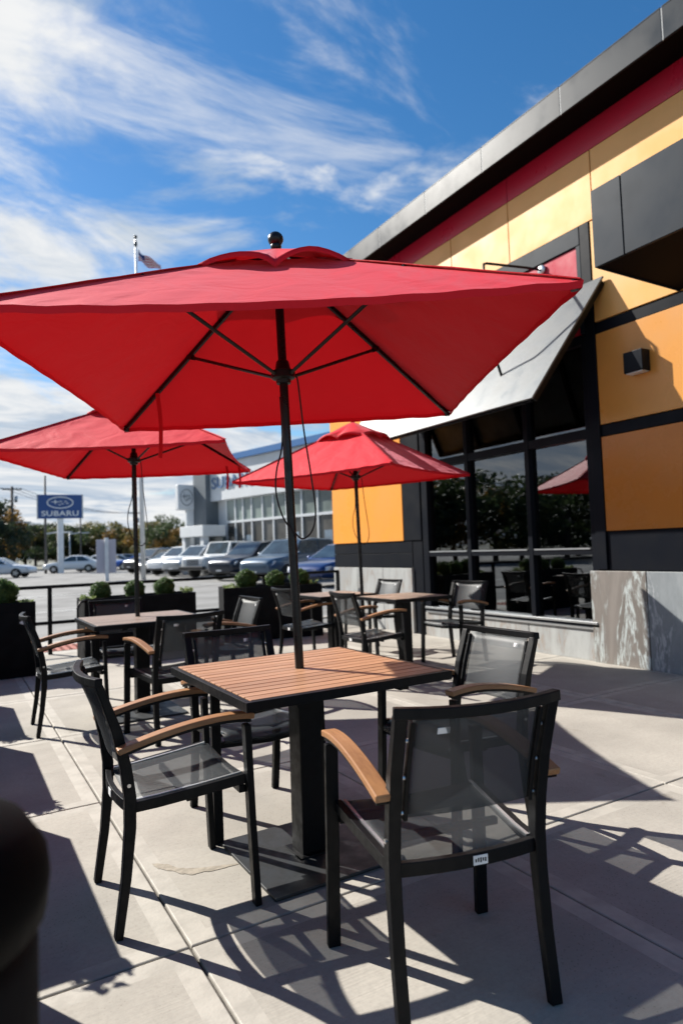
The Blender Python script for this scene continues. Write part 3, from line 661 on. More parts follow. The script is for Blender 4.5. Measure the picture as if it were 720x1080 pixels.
CH = [
    ((0.705, 2.487, 0), -92, 'chair at the left side of the nearest table, seen from its side'),
    ((1.235, 2.985, 0), 180, 'chair tucked under the far side of the nearest table, mostly hidden by the tabletop'),
    ((1.90, 2.30, 0), 90, 'chair with a pale sunlit back at the right side of the nearest table'),
    ((0.755, 5.275, 0), -91, 'chair left of the greyish left table, next to the dark corner planter'),
    ((1.335, 4.60, 0), 7, 'chair with its back to the camera in front of the greyish table on the left'),
    ((1.97, 5.42, 0), 90, 'pale backed chair right of the greyish left table, before the middle planter'),
    ((1.30, 6.02, 0), 180, 'chair on the far side of the greyish left table, before the shrub planter'),
    ((3.29, 6.36, 0), -90, 'chair left of the farthest table, behind the nearest umbrella pole'),
    ((4.36, 6.72, 0), 92, 'light grey backed chair in front of the pale stone pier, farthest from the camera'),
    ((3.34, 5.18, 0), -93, 'chair left of the table nearest the window, before the thin umbrella pole'),
    ((4.56, 5.44, 0), 101, 'chair right of the table nearest the window, its back against dark glass'),
]
for loc, rz, lab in CH: dup(ch, loc, R(rz), lab)

# ------------------------------------------------------------------ umbrellas
def make_umbrella(label, base, half, rot, zc, ztop, tilt, zbot, straps=(), own_base=False):
    t = thing('patio_umbrella', label, 'umbrella', base, 0, 'red square market umbrellas')
    t.rotation_euler = (tilt[1], tilt[0], 0)
    cor = [Vector((half*math.cos(R(rot)+k*PI/2), half*math.sin(R(rot)+k*PI/2), zc)) for k in range(4)]
    top = Vector((0, 0, ztop-0.022))
    ridge = lambda k, v: top.lerp(cor[k % 4], v)
    g = MB(); nu, nv_ = 40, 14
    for k in range(4):
        rows = []
        for j in range(nv_+1):
            v = 0.16+0.84*j/nv_
            a, b = ridge(k, v), ridge(k+1, v); row = []
            for i in range(nu+1):
                u = i/nu; p = a.lerp(b, u); w = 4*u*(1-u)
                p.z -= 0.030*w*v*(1-0.55*v)
                inw = Vector((-(a.x+b.x), -(a.y+b.y), 0)).normalized()
                p += inw*0.035*w*v*v
                p.z += 0.004*math.sin(u*23+k*2.1+v*5)*v*(1-v)*2 + 0.0035*math.sin(u*61+k)*v**6*(1-w*0.7)
                row.append(p)
            rows.append(row)
        hem = []
        for i, p in enumerate(rows[-1]):
            inw = Vector((-p.x, -p.y, 0)).normalized()
            hem.append(p+inw*0.006+Vector((0, 0, -0.022)))
        rows.append(hem)
        g.grid(rows)
    bmesh.ops.remove_doubles(g.bm, verts=g.bm.verts, dist=0.0005)
    cn = g.build('canopy', CANVAS, t, smooth=True)
    cn.data.set_sharp_from_angle(angle=R(28))
    for k in range(4):
        p0, p1 = ridge(k, 0.18)+Vector((0,0,0.003)), ridge(k, 0.995)+Vector((0,0,0.003))
        g = MB(); g.sweep([p0.lerp(p1, i/10)+Vector((0,0,0.0012*math.sin(i*2.3))) for i in range(11)], 0.013, 0.0016, Vector((-p1.y, p1.x, 0))); g.build('seam', CANVAS, cn)
    # vent cap: own little roof, its edge lifted between the ties
    g = MB()
    vr = 0.335*half; vtop = ztop+0.004; drop = (ztop-0.022-zc)*0.365
    n = 64; rows = []
    for j in range(8):
        v = 0.06+0.94*j/7; row = []
        for i in range(n+1):
            th = 2*PI*i/n; ph = (th % (PI/2)); rr = vr*math.cos(PI/4)/max(math.cos(ph-PI/4), 0.1)
            rr = vr*(0.72*math.cos(PI/4)/math.cos(ph-PI/4)+0.28*0.86)
            lift = (abs(math.sin(4*th))**0.75*(0.052+0.012*math.sin(3*th+1)))*v**2.5 + 0.010*math.sin(3*th+rot)*v**2
            row.append((rr*v*math.cos(th+R(rot)), rr*v*math.sin(th+R(rot)), vtop-drop*1.02*v*(0.75+0.25*v)+lift))
        rows.append(row)
    hem = [(x*0.985, y*0.985, z-0.018) for x, y, z in rows[-1]]
    rows.append(hem); g.grid(rows)
    bmesh.ops.remove_doubles(g.bm, verts=g.bm.verts, dist=0.0005)
    g.build('vent', CANVAS, cn, smooth=True)
    # pole, finial, hubs
    g = MB(); g.tube([(0,0,zbot), (0,0,ztop)], 0.0185, 16); pl = g.build('pole', POLEM, t, smooth=True); pl.data.set_sharp_from_angle(angle=R(40))
    g = MB(); g.ball((0,0,ztop+0.045), 0.034, 16, 10, (1,1,0.95)); g.lathe([(0.02,-0.01),(0.024,0.01),(0.018,0.025)], (0,0,ztop+0.004), 14); g.build('finial', POLEM, t, smooth=True)
    zh = zc+0.015
    g = MB(); g.lathe([(0.03,-0.045),(0.033,-0.03),(0.05,-0.022),(0.052,0.008),(0.034,0.014),(0.027,0.05),(0.022,0.055)], (0,0,zh), 18); hb = g.build('hub', POLEM, t, smooth=True); hb.data.set_sharp_from_angle(angle=R(40))
    g = MB(); g.lathe([(0.03,-0.03),(0.045,-0.02),(0.045,0.0),(0.025,0.012)], (0,0,ztop-0.06), 18); g.build('crown_hub', POLEM, t, smooth=True)
    for k in range(4):
        a = ridge(k, 0.03)+Vector((0,0,-0.016)); b = ridge(k, 0.992)+Vector((0,0,-0.016))
        sd = Vector((-a.y-b.y, a.x+b.x, 0)).normalized()
        g = MB(); g.sweep([a, b], 0.006, 0.010, sd)
        g.lathe([(0.012,-0.015),(0.015,0.0),(0.012,0.016)], (b.x*0.985, b.y*0.985, b.z+0.004), 10)
        rbm = g.build('rib', POLEM, t)
        m = ridge(k, 0.50)+Vector((0,0,-0.024)); dd = Vector((m.x, m.y, 0)).normalized()
        g = MB(); g.tube([dd*0.048+Vector((0,0,zh-0.008)), m], 0.0078, 8); g.obox(m, sd*0.012, (m-Vector((0,0,zh))).normalized()*0.02, (0,0,0.012)); g.build('strut', POLEM, t)
    for (k, u, v, ln) in straps:
        p = ridge(k, v).lerp(ridge(k+1, v), u); q0 = p+Vector((0,0,-0.035)); pts = []
        for i in range(9):
            s = i/8; pts.append(q0+Vector((0.010*math.sin(3.4*s), 0.008*math.sin(2.6*s+1), -ln*s)))
        g = MB(); g.sweep(pts, 0.012, 0.0012, (1,0.4,0)); g.build('tie_strap', CANVAS, cn)
    # pull cord hanging in a loop
    q = Vector((0.055, -0.01, zh-0.02))
    lp = [q, (0.062,-0.012,zh-0.05), (0.075,-0.02,zh-0.25), (0.095,-0.02,zh-0.45), (0.105,-0.022,zh-0.60), (0.085,-0.022,zh-0.68), (0.045,-0.024,zh-0.71), (0.012,-0.024,zh-0.68), (-0.03,-0.022,zh-0.62), (-0.055,-0.018,zh-0.52), (-0.05,-0.012,zh-0.42), (-0.02,-0.004,zh-0.30), (-0.018,0,zh-0.10)]
    from mathutils import geometry
    pp = [Vector(p) for p in lp]; sm = []
    for i in range(len(pp)-1):
        p0, p1, p2, p3 = pp[max(i-1,0)], pp[i], pp[i+1], pp[min(i+2, len(pp)-1)]
        for j in range(6):
            s = j/6; sm.append(0.5*((2*p1)+(p2-p0)*s+(2*p0-5*p1+4*p2-p3)*s*s+(3*p1-p0-3*p2+p3)*s**3))
    sm.append(pp[-1])
    Rz = Matrix.Rotation(-YAW, 3, 'Z')
    g = MB(); g.tube([Rz @ p for p in sm], 0.0036, 6); g.build('cord', CORD, t, smooth=True)
    if own_base:
        g = MB(); g.lathe([(0.24,0.0),(0.24,0.03),(0.20,0.05),(0.04,0.06),(0.032,0.30),(0.022,0.31)], (0,0,zbot), 32); g.build('base', PLANT, t, smooth=True)
    return t
make_umbrella('largest red umbrella, nearest to the camera, shading the closest slatted table', (1.262, 2.475, 0), 1.30, 17.5, 1.97, 2.53, (R(-1.15), R(-1.0)), 0.55, straps=((1, 0.03, 0.72, 0.34),))
make_umbrella('red umbrella over the greyish table on the left, its top overlapped by the nearest umbrella', (1.30, 5.45, 0), 1.22, 16.5, 2.0, 2.52, (R(-0.3), R(-0.5)), 0.60, straps=((0, 0.06, 0.86, 0.22), (3, 0.93, 0.9, 0.2)))
make_umbrella('red umbrella beside the restaurant window with its pole in front of the orange panel', (3.66, 5.785, 0), 1.27, 162, 1.957, 2.54, (R(-1.3), R(0.0)), 0.0, own_base=True)

# ------------------------------------------------------------------ planters, boxwood balls and the fence
def leafcloud(mb, c, r, n, size, squash=1.0, inner=0.72):
    c = Vector(c)
    for _ in range(n):
        d = Vector((random.gauss(0,1), random.gauss(0,1), random.gauss(0,1))).normalized()
        rad = r*(inner+(1-inner)*random.random()**0.6)*(1+0.06*math.sin(d.x*7+d.z*9)+0.05*math.sin(d.y*11+d.z*5)+0.04*math.sin(d.x*17-d.y*13)+(0.12*random.random() if random.random() < 0.08 else 0))
        p = c+Vector((d.x, d.y, d.z*squash))*rad
        nrm = (d+Vector((random.gauss(0,.6), random.gauss(0,.6), random.gauss(0,.6)))).normalized()
        a = nrm.orthogonal().normalized(); a = (Matrix.Rotation(random.uniform(0, 6.28), 3, nrm) @ a); b = nrm.cross(a)
        s = size*random.uniform(0.7, 1.3)
        mb.poly([p-a*s, p+b*s*0.5, p+a*s, p-b*s*0.5])
def make_planter(label, loc, rz, L, D, Hh, handle=False, group='black rectangular planters'):
    t = thing('planter_box', label, 'planter', loc, rz, group)
    g = MB(); w = 0.03
    hx, hy = L/2, D/2
    g.box(-hx, hx, -hy, -hy+w, 0.0, Hh); g.box(-hx, hx, hy-w, hy, 0, Hh); g.box(-hx, -hx+w, -hy+w, hy-w, 0, Hh); g.box(hx-w, hx, -hy+w, hy-w, 0, Hh)
    g.build('box', PLANT, t, bevel=0.004)
    g = MB(); g.box(-hx+w+0.05, hx-w-0.05, -hy-0.006, -hy-0.001, 0.08, Hh-0.1); g.build('front_panel', PLANT, t, bevel=0.002)
    g = MB(); g.box(-hx+w, hx-w, -hy+w, hy-w, Hh-0.12, Hh-0.05); g.build('soil', SOIL, t)
    if handle:
        g = MB(); g.tube([(-hx+0.02,-hy-0.01,Hh-0.02),(-hx-0.05,-hy-0.03,Hh-0.03),(-hx-0.085,-hy-0.04,Hh-0.10),(-hx-0.085,-hy-0.04,Hh-0.2),(-hx-0.06,-hy-0.03,Hh-0.26),(-hx+0.02,-hy-0.01,Hh-0.28)], 0.013, 8); g.build('handle', BLACK, t, smooth=True)
    return t
BALLMESH = None
def ball_shrub(loc, r, label):
    global BALLMESH
    if BALLMESH is None:
        g = MB(); leafcloud(g, (0,0,0), 1.0, 5200, 0.085, 0.97); leafcloud(g, (0,0,0), 0.78, 900, 0.16, 0.97, 0.6)
        g.build('tmp_ball', LF_BOX); o = bpy.data.objects['tmp_ball']; BALLMESH = o.data; bpy.data.objects.remove(o)
        BALLMESH.name = 'boxwood_crown'
    t = thing('boxwood_shrub', label, 'shrub', loc, random.uniform(0, 6), 'clipped boxwood balls in the planters')
    c = link('crown', BALLMESH, t); c.location = (0,0,r*0.95); c.scale = (r,r,r)
    g = MB(); g.tube([(0,0,-0.06), (0,0,r*0.5)], 0.012, 6); g.build('stem', BARK, t)
    return t
def trailing(loc, ext, n, label):
    g = MB()
    for _ in range(n):
        leafcloud(g, (random.uniform(-ext[0], ext[0]), random.uniform(-ext[1], ext[1]), random.uniform(0.0, ext[2])), 0.03, 7, 0.022, 1, 0.3)
    for _ in range(n//2):
        a = Vector((random.uniform(-ext[0], ext[0]), random.uniform(-ext[1], ext[1]), -0.06))
        g.tube([a, a+Vector((random.gauss(0,.02), random.gauss(0,.02), ext[2]+0.03))], 0.002, 4)
    o = g.build('trailing_plant', LF_TRAIL); o.location = loc
    return tag(o, label, 'plant', 'pale trailing plants in the planters')
# the two planters in the middle
make_planter('black planter with a side handle, behind the greyish left table', (2.05, 8.62, 0), R(2), 1.38, 0.46, 0.73, True)
for x, y, r, l in ((1.60, 8.62, 0.125, 'round boxwood at the left end of the planter behind the left table'), (2.02, 8.63, 0.125, 'round boxwood behind the pole of the left umbrella, middle of its planter'), (2.40, 8.64, 0.13, 'round boxwood at the right end of the planter behind the left table')):
    ball_shrub((x, y, 0.68), r, l)
trailing((1.43, 8.56, 0.70), (0.07, 0.12, 0.05), 22, 'small pale leaves at the left end of the left planter, beside the handle')
trailing((2.68, 8.60, 0.70), (0.05, 0.12, 0.07), 22, 'small pale leaves at the right end of the left planter of three round shrubs')
make_planter('big black planter in the middle, in front of the parked cars', (3.95, 8.75, 0), R(-13), 1.40, 0.55, 0.74)
for x, y, r, l in ((3.62, 8.83, 0.150, 'round boxwood at the left end of the big middle planter, largest of the three there'), (4.02, 8.72, 0.135, 'round boxwood in the middle of the big middle planter'), (4.36, 8.62, 0.140, 'round boxwood in the big middle planter, touching the nearest umbrella pole')):
    ball_shrub((x, y, 0.69), r, l)
trailing((3.40, 8.85, 0.72), (0.06, 0.14, 0.04), 24, 'small pale leaves at the left end of the big middle planter')
trailing((4.54, 8.57, 0.72), (0.06, 0.12, 0.05), 20, 'small pale leaves at the right end of the big middle planter')
# corner planter on the left with a scrap of paper
pc = make_planter('dark corner planter at the left edge with a white scrap on its front', (0.25, 7.95, 0), 0, 1.05, 0.46, 0.78)
g = MB(); g.poly([(0.365,-0.237,0.565),(0.40,-0.238,0.55),(0.455,-0.238,0.556),(0.43,-0.239,0.575),(0.41,-0.239,0.574),(0.395,-0.238,0.592)]); g.build('paper_scrap', TAGW, pc)
ball_shrub((0.47, 7.93, 0.73), 0.155, 'round boxwood in the corner planter at the left edge')
trailing((0.70, 7.90, 0.75), (0.05, 0.12, 0.03), 12, 'small pale leaves at the right end of the corner planter')
# the row along the left side, outside the frame, whose shadows fall on the slabs
for y in (3.55, 5.05, 6.55, 2.02):
    make_planter('black planter in the row along the left edge of the patio', (-0.26, y, 0), R(90), 1.05, 0.46, 0.76, group='planters in the left row')
    o = trailing((-0.12, y-0.48, 0.76), (0.07, 0.05, 0.07), 26, 'pale trailing plant in the row of planters on the left'); o['group'] = 'trailing plants in the left row'
    for k in (-0.3, 0.0, 0.3):
        s = ball_shrub((-0.28, y+k, 0.70), 0.10, 'round boxwood in the row of planters on the left'); s['group'] = 'boxwoods in the left row'
# black rail fence
fe = thing('metal_railing', 'low black metal railing between the planters and the parking lot', 'fence', (1.1, 9.3, 0))
def fpart(mb, name, **k):
    o = mb.build(name, BLACK, fe, **k); o.matrix_parent_inverse = Matrix.Translation((-1.1, -9.3, 0)); return o
for x in (-2.0, -0.4, 1.1, 2.6, 4.1, 5.4):
    g = MB(); g.box(x-0.025, x+0.025, 9.275, 9.325, 0, 0.86); fpart(g, 'post', bevel=0.003)
for z in (0.862, 0.40):
    g = MB(); g.box(-2.0, 5.42, 9.28, 9.32, z-0.02, z+0.022); fpart(g, 'rail', bevel=0.003)
# litter bin, out of focus at the lower left corner
lb = thing('litter_bin', 'black litter bin with rounded lid cut off by the lower left corner', 'bin', (0.0, 1.0, 0))
lb.location = (-0.090, 0.80, 0.10)
g = MB(); g.lathe([(0.155,-0.10),(0.168,-0.08),(0.170,0.74),(0.155,0.76)], (0,0,0), 40); g.build('body', PLANT, lb, smooth=True)
g = MB(); g.lathe([(0.16,0.76),(0.178,0.77),(0.182,0.805),(0.179,0.825),(0.160,0.855),(0.11,0.880),(0.05,0.892),(0.01,0.895)], (0,0,0), 40); g.build('lid', mat('bin_gloss_black', (0.002, 0.002, 0.0022), 0.6, spec=0.05), lb, smooth=True)

# ------------------------------------------------------------------ cars
def make_car(kind, label, loc, heading, paint, group, detail=True):
    t = thing('parked_car', label, 'car', loc, heading, group)
    if kind == 'sedan': L, Wd, belt, roofz, hood = 4.6, 1.80, 0.92, 1.44, 0.86
    elif kind == 'suv': L, Wd, belt, roofz, hood = 4.7, 1.88, 1.08, 1.74, 1.06
    elif kind == 'jeep': L, Wd, belt, roofz, hood = 4.5, 1.86, 1.12, 1.82, 1.10
    hl, hw = L/2, Wd/2
    if kind == 'jeep':
        st = [(-hl,0.45,1.10,.93),(-hl+.06,0.40,1.12,.96),(-.9,0.36,1.13,1),(0.6,0.36,1.13,1),(0.75,0.36,1.12,1),(hl-.25,0.40,1.08,.95),(hl-.03,0.45,1.04,.90),(hl,0.5,0.98,.88)]
        cab = [(-hl+.08,1.12,.93),(-hl+.16,roofz-.03,.84),(0.35,roofz,.84),(0.66,1.13,.93)]
    elif kind == 'suv':
        st = [(-hl,0.5,0.95,.86),(-hl+.1,0.34,1.06,.95),(-1.4,0.28,1.09,1),(0.5,0.28,1.09,1),(1.0,0.28,1.07,1),(hl-.6,0.30,1.03,.98),(hl-.22,0.34,0.96,.90),(hl-.03,0.36,0.88,.80),(hl+.04,0.42,0.74,.72)]
        cab = [(-hl+.12,1.06,.90),(-hl+.55,roofz-.05,.76),(-0.4,roofz,.78),(0.35,roofz-.05,.77),(1.15,1.07,.92)]
    else:
        st = [(-hl,0.48,0.86,.82),(-hl+.12,0.32,0.95,.93),(-1.3,0.24,0.96,1),(0.4,0.24,0.93,1),(1.0,0.24,0.90,1),(hl-.6,0.26,0.85,.97),(hl-.22,0.30,0.77,.88),(hl-.03,0.32,0.68,.78),(hl+.04,0.38,0.56,.70)]
        cab = [(-hl+.55,0.95,.88),(-1.0,roofz-.06,.72),(-0.35,roofz,.74),(0.15,roofz-.04,.73),(1.1,0.91,.90)]
    g = MB(); rows = []
    for x, zb_, zt_, wf in st:
        w = hw*wf; m = zb_+(zt_-zb_)*0.55
        half = [(w*0.80, zb_), (w*0.96, zb_+0.06), (w, m), (w*0.985, zt_-0.10), (w*0.93, zt_-0.02), (w*0.75, zt_), (w*0.35, zt_+0.02)]
        sec = [(x, -a, b) for a, b in half]+[(x, a, b) for a, b in half[::-1]]
        rows.append(sec+[sec[0]])
    g.grid(rows)
    g.poly([p for p in rows[0][:-1]]); g.poly([p for p in rows[-1][:-1]])
    bmesh.ops.remove_doubles(g.bm, verts=g.bm.verts, dist=0.001)
    bd = g.build('body', paint, t, smooth=True); sbm = bd.modifiers.new('rounding', 'SUBSURF'); sbm.levels = 2; sbm.render_levels = 2
    # cabin (painted pillars and roof) and glass
    g = MB(); rows = []
    for i, (x, z, wf) in enumerate(cab):
        w = hw*wf; zb_ = belt-0.06
        if i in (0, len(cab)-1): z = max(z, zb_+0.03)
        rows.append([(x, -hw*0.92, zb_), (x, -w, z-0.04 if z > belt+.2 else z), (x, -w*0.85, z), (x, w*0.85, z), (x, w, z-0.04 if z > belt+.2 else z), (x, hw*0.92, zb_)])
    g.grid(rows); rf = g.build('cabin', paint, t, smooth=True); rf.data.set_sharp_from_angle(angle=R(30))
    def glassq(name, pts, off):
        n = (Vector(pts[1])-Vector(pts[0])).cross(Vector(pts[2])-Vector(pts[0])).normalized()
        if n.dot(Vector(off)) < 0: n = -n
        gg = MB(); gg.prism([Vector(p)+n*0.004 for p in pts], n*0.006); return gg.build(name, CARGL, t)
    A, B = cab[-1], cab[-2]; lz = 0.08
    def lerp3(p, q, f): return tuple(a+(b-a)*f for a, b in zip(p, q))
    wa, wb = hw*A[2]*0.86, hw*B[2]*0.84
    p0, p1 = (A[0], -wa, A[1]), (B[0], -wb, B[1]); p2, p3 = (B[0], wb, B[1]), (A[0], wa, A[1])
    glassq('windscreen', [lerp3(p0,p1,.10), lerp3(p0,p1,.93), lerp3(p3,p2,.93), lerp3(p3,p2,.10)], (1,0,1))
    A, B = cab[0], cab[1]; wa, wb = hw*A[2]*0.84, hw*B[2]*0.82
    p0, p1 = (A[0], -wa, A[1]), (B[0], -wb, B[1]); p2, p3 = (B[0], wb, B[1]), (A[0], wa, A[1])
    glassq('rear_window', [lerp3(p0,p1,.15), lerp3(p0,p1,.9), lerp3(p3,p2,.9), lerp3(p3,p2,.15)], (-1,0,1))
    # side windows
    xr0, xr1 = cab[1][0]+0.05, cab[-2][0]-0.02; wt = hw*cab[2][2]; zt_ = roofz-0.11; zb2 = belt+0.03
    wbt = hw*0.905
    mid = (xr0+xr1)/2
    xf = cab[-1][0]-0.28; xb_ = cab[0][0]+0.22
    for s in (-1, 1):
        f = lambda z: s*(wbt+(wt-wbt)*((z-belt)/(roofz-0.04-belt))+0.004)
        for pts in ([(mid+0.04, f(zb2), zb2), (xf, f(zb2), zb2), (xr1-0.05, f(zt_), zt_), (mid+0.04, f(zt_), zt_)],
                    [(xb_+0.1, f(zb2), zb2), (mid-0.04, f(zb2), zb2), (mid-0.04, f(zt_), zt_), (xr0+0.08, f(zt_), zt_)]):
            glassq('side_window', pts, (0, s, 0.2))
        g = MB(); g.ball((xf-0.05, s*(hw+0.05), belt+0.05), 0.1, 10, 6, (0.6, 1.0, 0.7)); g.build('mirror', paint, t, smooth=True)
    # wheels
    rwh = 0.33 if kind == 'sedan' else 0.37
    for x in (-hl+0.95, hl-0.92):
        for s in (-1, 1):
            g = MB(); g.lathe([(rwh*0.62,-0.11),(rwh*0.95,-0.10),(rwh,-0.07),(rwh,0.07),(rwh*0.95,0.10),(rwh*0.62,0.11)], (0,0,0), 24)
            bmesh.ops.rotate(g.bm, verts=g.bm.verts, cent=(0,0,0), matrix=Matrix.Rotation(R(90), 3, 'X')); bmesh.ops.translate(g.bm, verts=g.bm.verts, vec=(x, s*(hw-0.09), rwh))
            wh = g.build('wheel', RUBBER, t, smooth=True); wh.data.set_sharp_from_angle(angle=R(40))
            g = MB()
            for k in range(5):
                a_ = 2*PI*k/5; g.obox((x+math.cos(a_)*rwh*0.33, s*(hw+0.022), rwh+math.sin(a_)*rwh*0.33), (math.cos(a_)*rwh*0.27,0,math.sin(a_)*rwh*0.27), (0,0.012,0), (-math.sin(a_)*0.04,0,math.cos(a_)*0.04))
            g.tube([(x, s*(hw+0.015), rwh), (x, s*(hw+0.04), rwh)], rwh*0.18, 10)
            g.build('rim', RIM, wh)
    # nose: grille, lamps, bumper, plate
    zf = st[-1][2]; zmid = (st[-1][1]+zf)/2
    nx = hl
    if kind == 'jeep':
        g = MB()
        for k in range(7): g.box(nx-0.02, nx+0.012, -0.36+k*0.12-0.03, -0.36+k*0.12+0.03, 0.66, 0.94)
        g.build('grille', GRILL, t)
        for s in (-1, 1):
            g = MB(); g.tube([(nx-0.03, s*0.58, 0.83), (nx+0.02, s*0.58, 0.83)], 0.10, 14); g.build('headlight', LAMPG, t)
        g = MB(); g.box(nx-0.05, nx+0.16, -0.85, 0.85, 0.45, 0.62); g.build('bumper', GRILL, t, bevel=0.03)
        for s in (-1, 1):
            for x in (-hl+0.95, hl-0.92):
                g = MB(); g.sweep([(x-0.55, s*(hw+0.02), 0.50), (x-0.40, s*(hw+0.02), 0.80), (x+0.35, s*(hw+0.02), 0.82), (x+0.55, s*(hw+0.02), 0.60)], 0.10, 0.02, (0,1,0)); g.build('fender_flare', GRILL, t)
    else:
        hgt = 0.20 if kind == 'suv' else 0.13
        zg = 0.70 if kind == 'suv' else 0.52
        g = MB(); g.box(nx-0.10, nx+0.012, -0.46, 0.46, zg-hgt/2, zg+hgt/2); gr = g.build('grille', GRILL, t, bevel=0.015)
        g = MB(); g.box(nx+0.010, nx+0.02, -0.44, 0.44, zg-0.012, zg+0.012); g.box(nx+0.010, nx+0.02, -0.46, 0.46, zg+hgt/2-0.01, zg+hgt/2+0.012); g.build('trim', CHROME, gr)
        for s in (-1, 1):
            g = MB(); g.prism([(nx-0.05, s*0.48, zg-0.05), (nx-0.20, s*0.80, zg-0.01), (nx-0.32, s*0.88, zg+0.16), (nx-0.14, s*0.52, zg+0.13)], (0.075,0,0.02)); g.build('headlight', LAMPG, t, bevel=0.01)
        g = MB(); g.box(nx-0.08, nx+0.02, -0.62, 0.62, 0.34 if kind == 'suv' else 0.28, 0.46 if kind == 'suv' else 0.36); g.build('air_intake', GRILL, t, bevel=0.02)
    g = MB(); g.box(nx+0.02, nx+0.03, -0.16, 0.16, 0.44, 0.54)
    if kind != 'jeep': g.build('number_plate', TAGW, t)
    else: g.bm.free()
    for s in (-1, 1):
        g = MB(); g.box(-hl-0.012, -hl+0.05, s*0.72-0.13, s*0.72+0.13, belt-0.22, belt-0.08); g.build('tail_light', mat('tail_red', (0.4, 0.01, 0.01), 0.25), t, bevel=0.01)
    return t
def paint(n, c, metal=0.3): return mat('paint_'+n, c, 0.28, metal, coat=0.6)
HD = R(180+25)
row = [(352, 'sedan', 11.9, 20.0, 'dark blue sedan at the right end of the row, next to the restaurant corner', paint('deep_blue', (0.008, 0.028, 0.12))),
       (0, 'suv', 12.0, 24.3, 'grey blue four wheel drive parked second from the restaurant corner', paint('slate_blue', (0.055, 0.095, 0.145))),
       (0, 'suv', 12.2, 28.6, 'dark navy four wheel drive between the grey blue one and the white boxy jeep', paint('navy', (0.010, 0.018, 0.035))),
       (0, 'jeep', 12.3, 32.8, 'white boxy off road car with black bumper in the row before the showroom', paint('jeep_white', (0.62, 0.64, 0.64), 0.0)),
       (0, 'suv', 12.4, 36.6, 'silver grey car behind the white boxy off road car', paint('silver', (0.30, 0.33, 0.36), 0.6)),
       (0, 'suv', 12.5, 40.4, 'white rounded four wheel drive towards the left end of the showroom row', paint('white', (0.70, 0.72, 0.73), 0.0)),
       (0, 'sedan', 12.6, 44.2, 'dark grey sedan second from the left end of the showroom row', paint('dark_grey', (0.05, 0.055, 0.06))),
       (0, 'suv', 12.8, 48.2, 'black car at the left end of the showroom row, under the yellow tree', paint('black', (0.012, 0.013, 0.015)))]
for _, k, x, y, lab, pm in row:
    make_car(k, lab, (x, y, -0.02), HD, pm, 'cars parked in front of the showroom')
make_car('sedan', 'white sedan cut off by the left edge, under the wooden utility pole', (2.9, 51.5, -0.02), R(-24), paint('pearl', (0.62, 0.65, 0.68), 0.1), 'cars parked on the left of the lot')
make_car('sedan', 'white sedan under the blue sign, seen from behind its rear corner', (8.9, 59.5, -0.02), R(160), paint('white', (0.70, 0.72, 0.73), 0.0), 'cars parked on the left of the lot')
make_car('sedan', 'white car just right of the one under the blue sign', (11.6, 64.0, -0.02), R(160), paint('white', (0.70, 0.72, 0.73), 0.0), 'cars parked on the left of the lot')
make_car('sedan', 'grey car between the white cars and the bright blue car', (13.3, 66.0, -0.02), R(158), paint('silver', (0.30, 0.33, 0.36), 0.6), 'cars parked on the left of the lot')
make_car('sedan', 'dark car left of the bright blue car behind the white notice board', (14.6, 67.0, -0.02), R(158), paint('dark_grey', (0.05, 0.055, 0.06)), 'cars parked on the left of the lot')
make_car('sedan', 'bright blue car behind the pole of the left umbrella', (14.6, 60.0, -0.02), R(158), paint('bright_blue', (0.02, 0.10, 0.42), 0.1), 'cars parked on the left of the lot')

# ------------------------------------------------------------------ showroom (car dealership) beyond the lot
P0 = Vector((15.66, 32.63, 0)); fd = Vector((-0.22, 0.9755, 0)).normalized(); fn = Vector((-fd.y, fd.x, 0)).normalized()
if fn.x > 0: fn = -fn                 # outward, towards the lot
PBASE = P0.copy(); P0 = P0
dl = thing('car_showroom', 'white car dealership with a two storey glass front behind the row of parked cars', 'building', (0,0,0))
def FB(mb, u0, u1, n0, n1, z0, z1):
    c = P0+fd*(u0+u1)/2+fn*(n0+n1)/2+Vector((0,0,(z0+z1)/2))
    mb.obox(c, fd*(u1-u0)/2, fn*(n1-n0)/2, Vector((0,0,(z1-z0)/2))); return mb
CW = mat('showroom_white', (0.66, 0.68, 0.69), 0.4, noise=0.06, nscale=0.6)
CG = mat('showroom_grey', (0.13, 0.15, 0.165), 0.45, noise=0.1, nscale=0.6)
CB = mat('showroom_blue_trim', (0.04, 0.14, 0.34), 0.35)
g = MB(); FB(g, -14, 6.9, -14, -0.3, 0, 6.3); g.build('wall', CW, dl)
g = MB(); FB(g, -14, 6.9, -0.3, 0.25, 4.42, 6.70); g.build('sign_band', CW, dl)
g = MB(); FB(g, -14, 7.0, -0.4, 0.45, 6.70, 7.05); g.build('roof_trim', CB, dl)
us = [5.5, 4.56, 3.77, 2.9, 1.85, 0.85, -0.33, -1.61, -2.89, -4.2, -5.5, -6.9]
for a, b in zip(us, us[1:]):
    g = MB(); FB(g, b+0.05, a-0.05, -0.1, -0.02, 3.12, 4.36); w_ = g.build('window', FACGL, dl)
    g = MB(); FB(g, b+0.05, a-0.05, -0.1, -0.02, 0.35, 2.98); w_ = g.build('window', FACGD, dl)
g = MB()
for u in us: FB(g, u-0.05, u+0.05, -0.3, 0.06, 0, 4.42)
FB(g, -14, 5.5, -0.3, 0.07, 2.98, 3.12); FB(g, -14, 5.5, -0.3, 0.05, 0, 0.35); FB(g, -14, 5.5, -0.3, 0.05, 4.36, 4.42)
g.build('mullions', CW, dl)
for u in (-0.95, -3.6, 3.3):
    g = MB(); FB(g, u-0.3, u+0.3, -0.018, -0.01, 0.9, 2.2); g.build('poster', mat('poster_blue_grey', (0.20, 0.26, 0.32), 0.4, noise=0.4, nscale=2), dl)
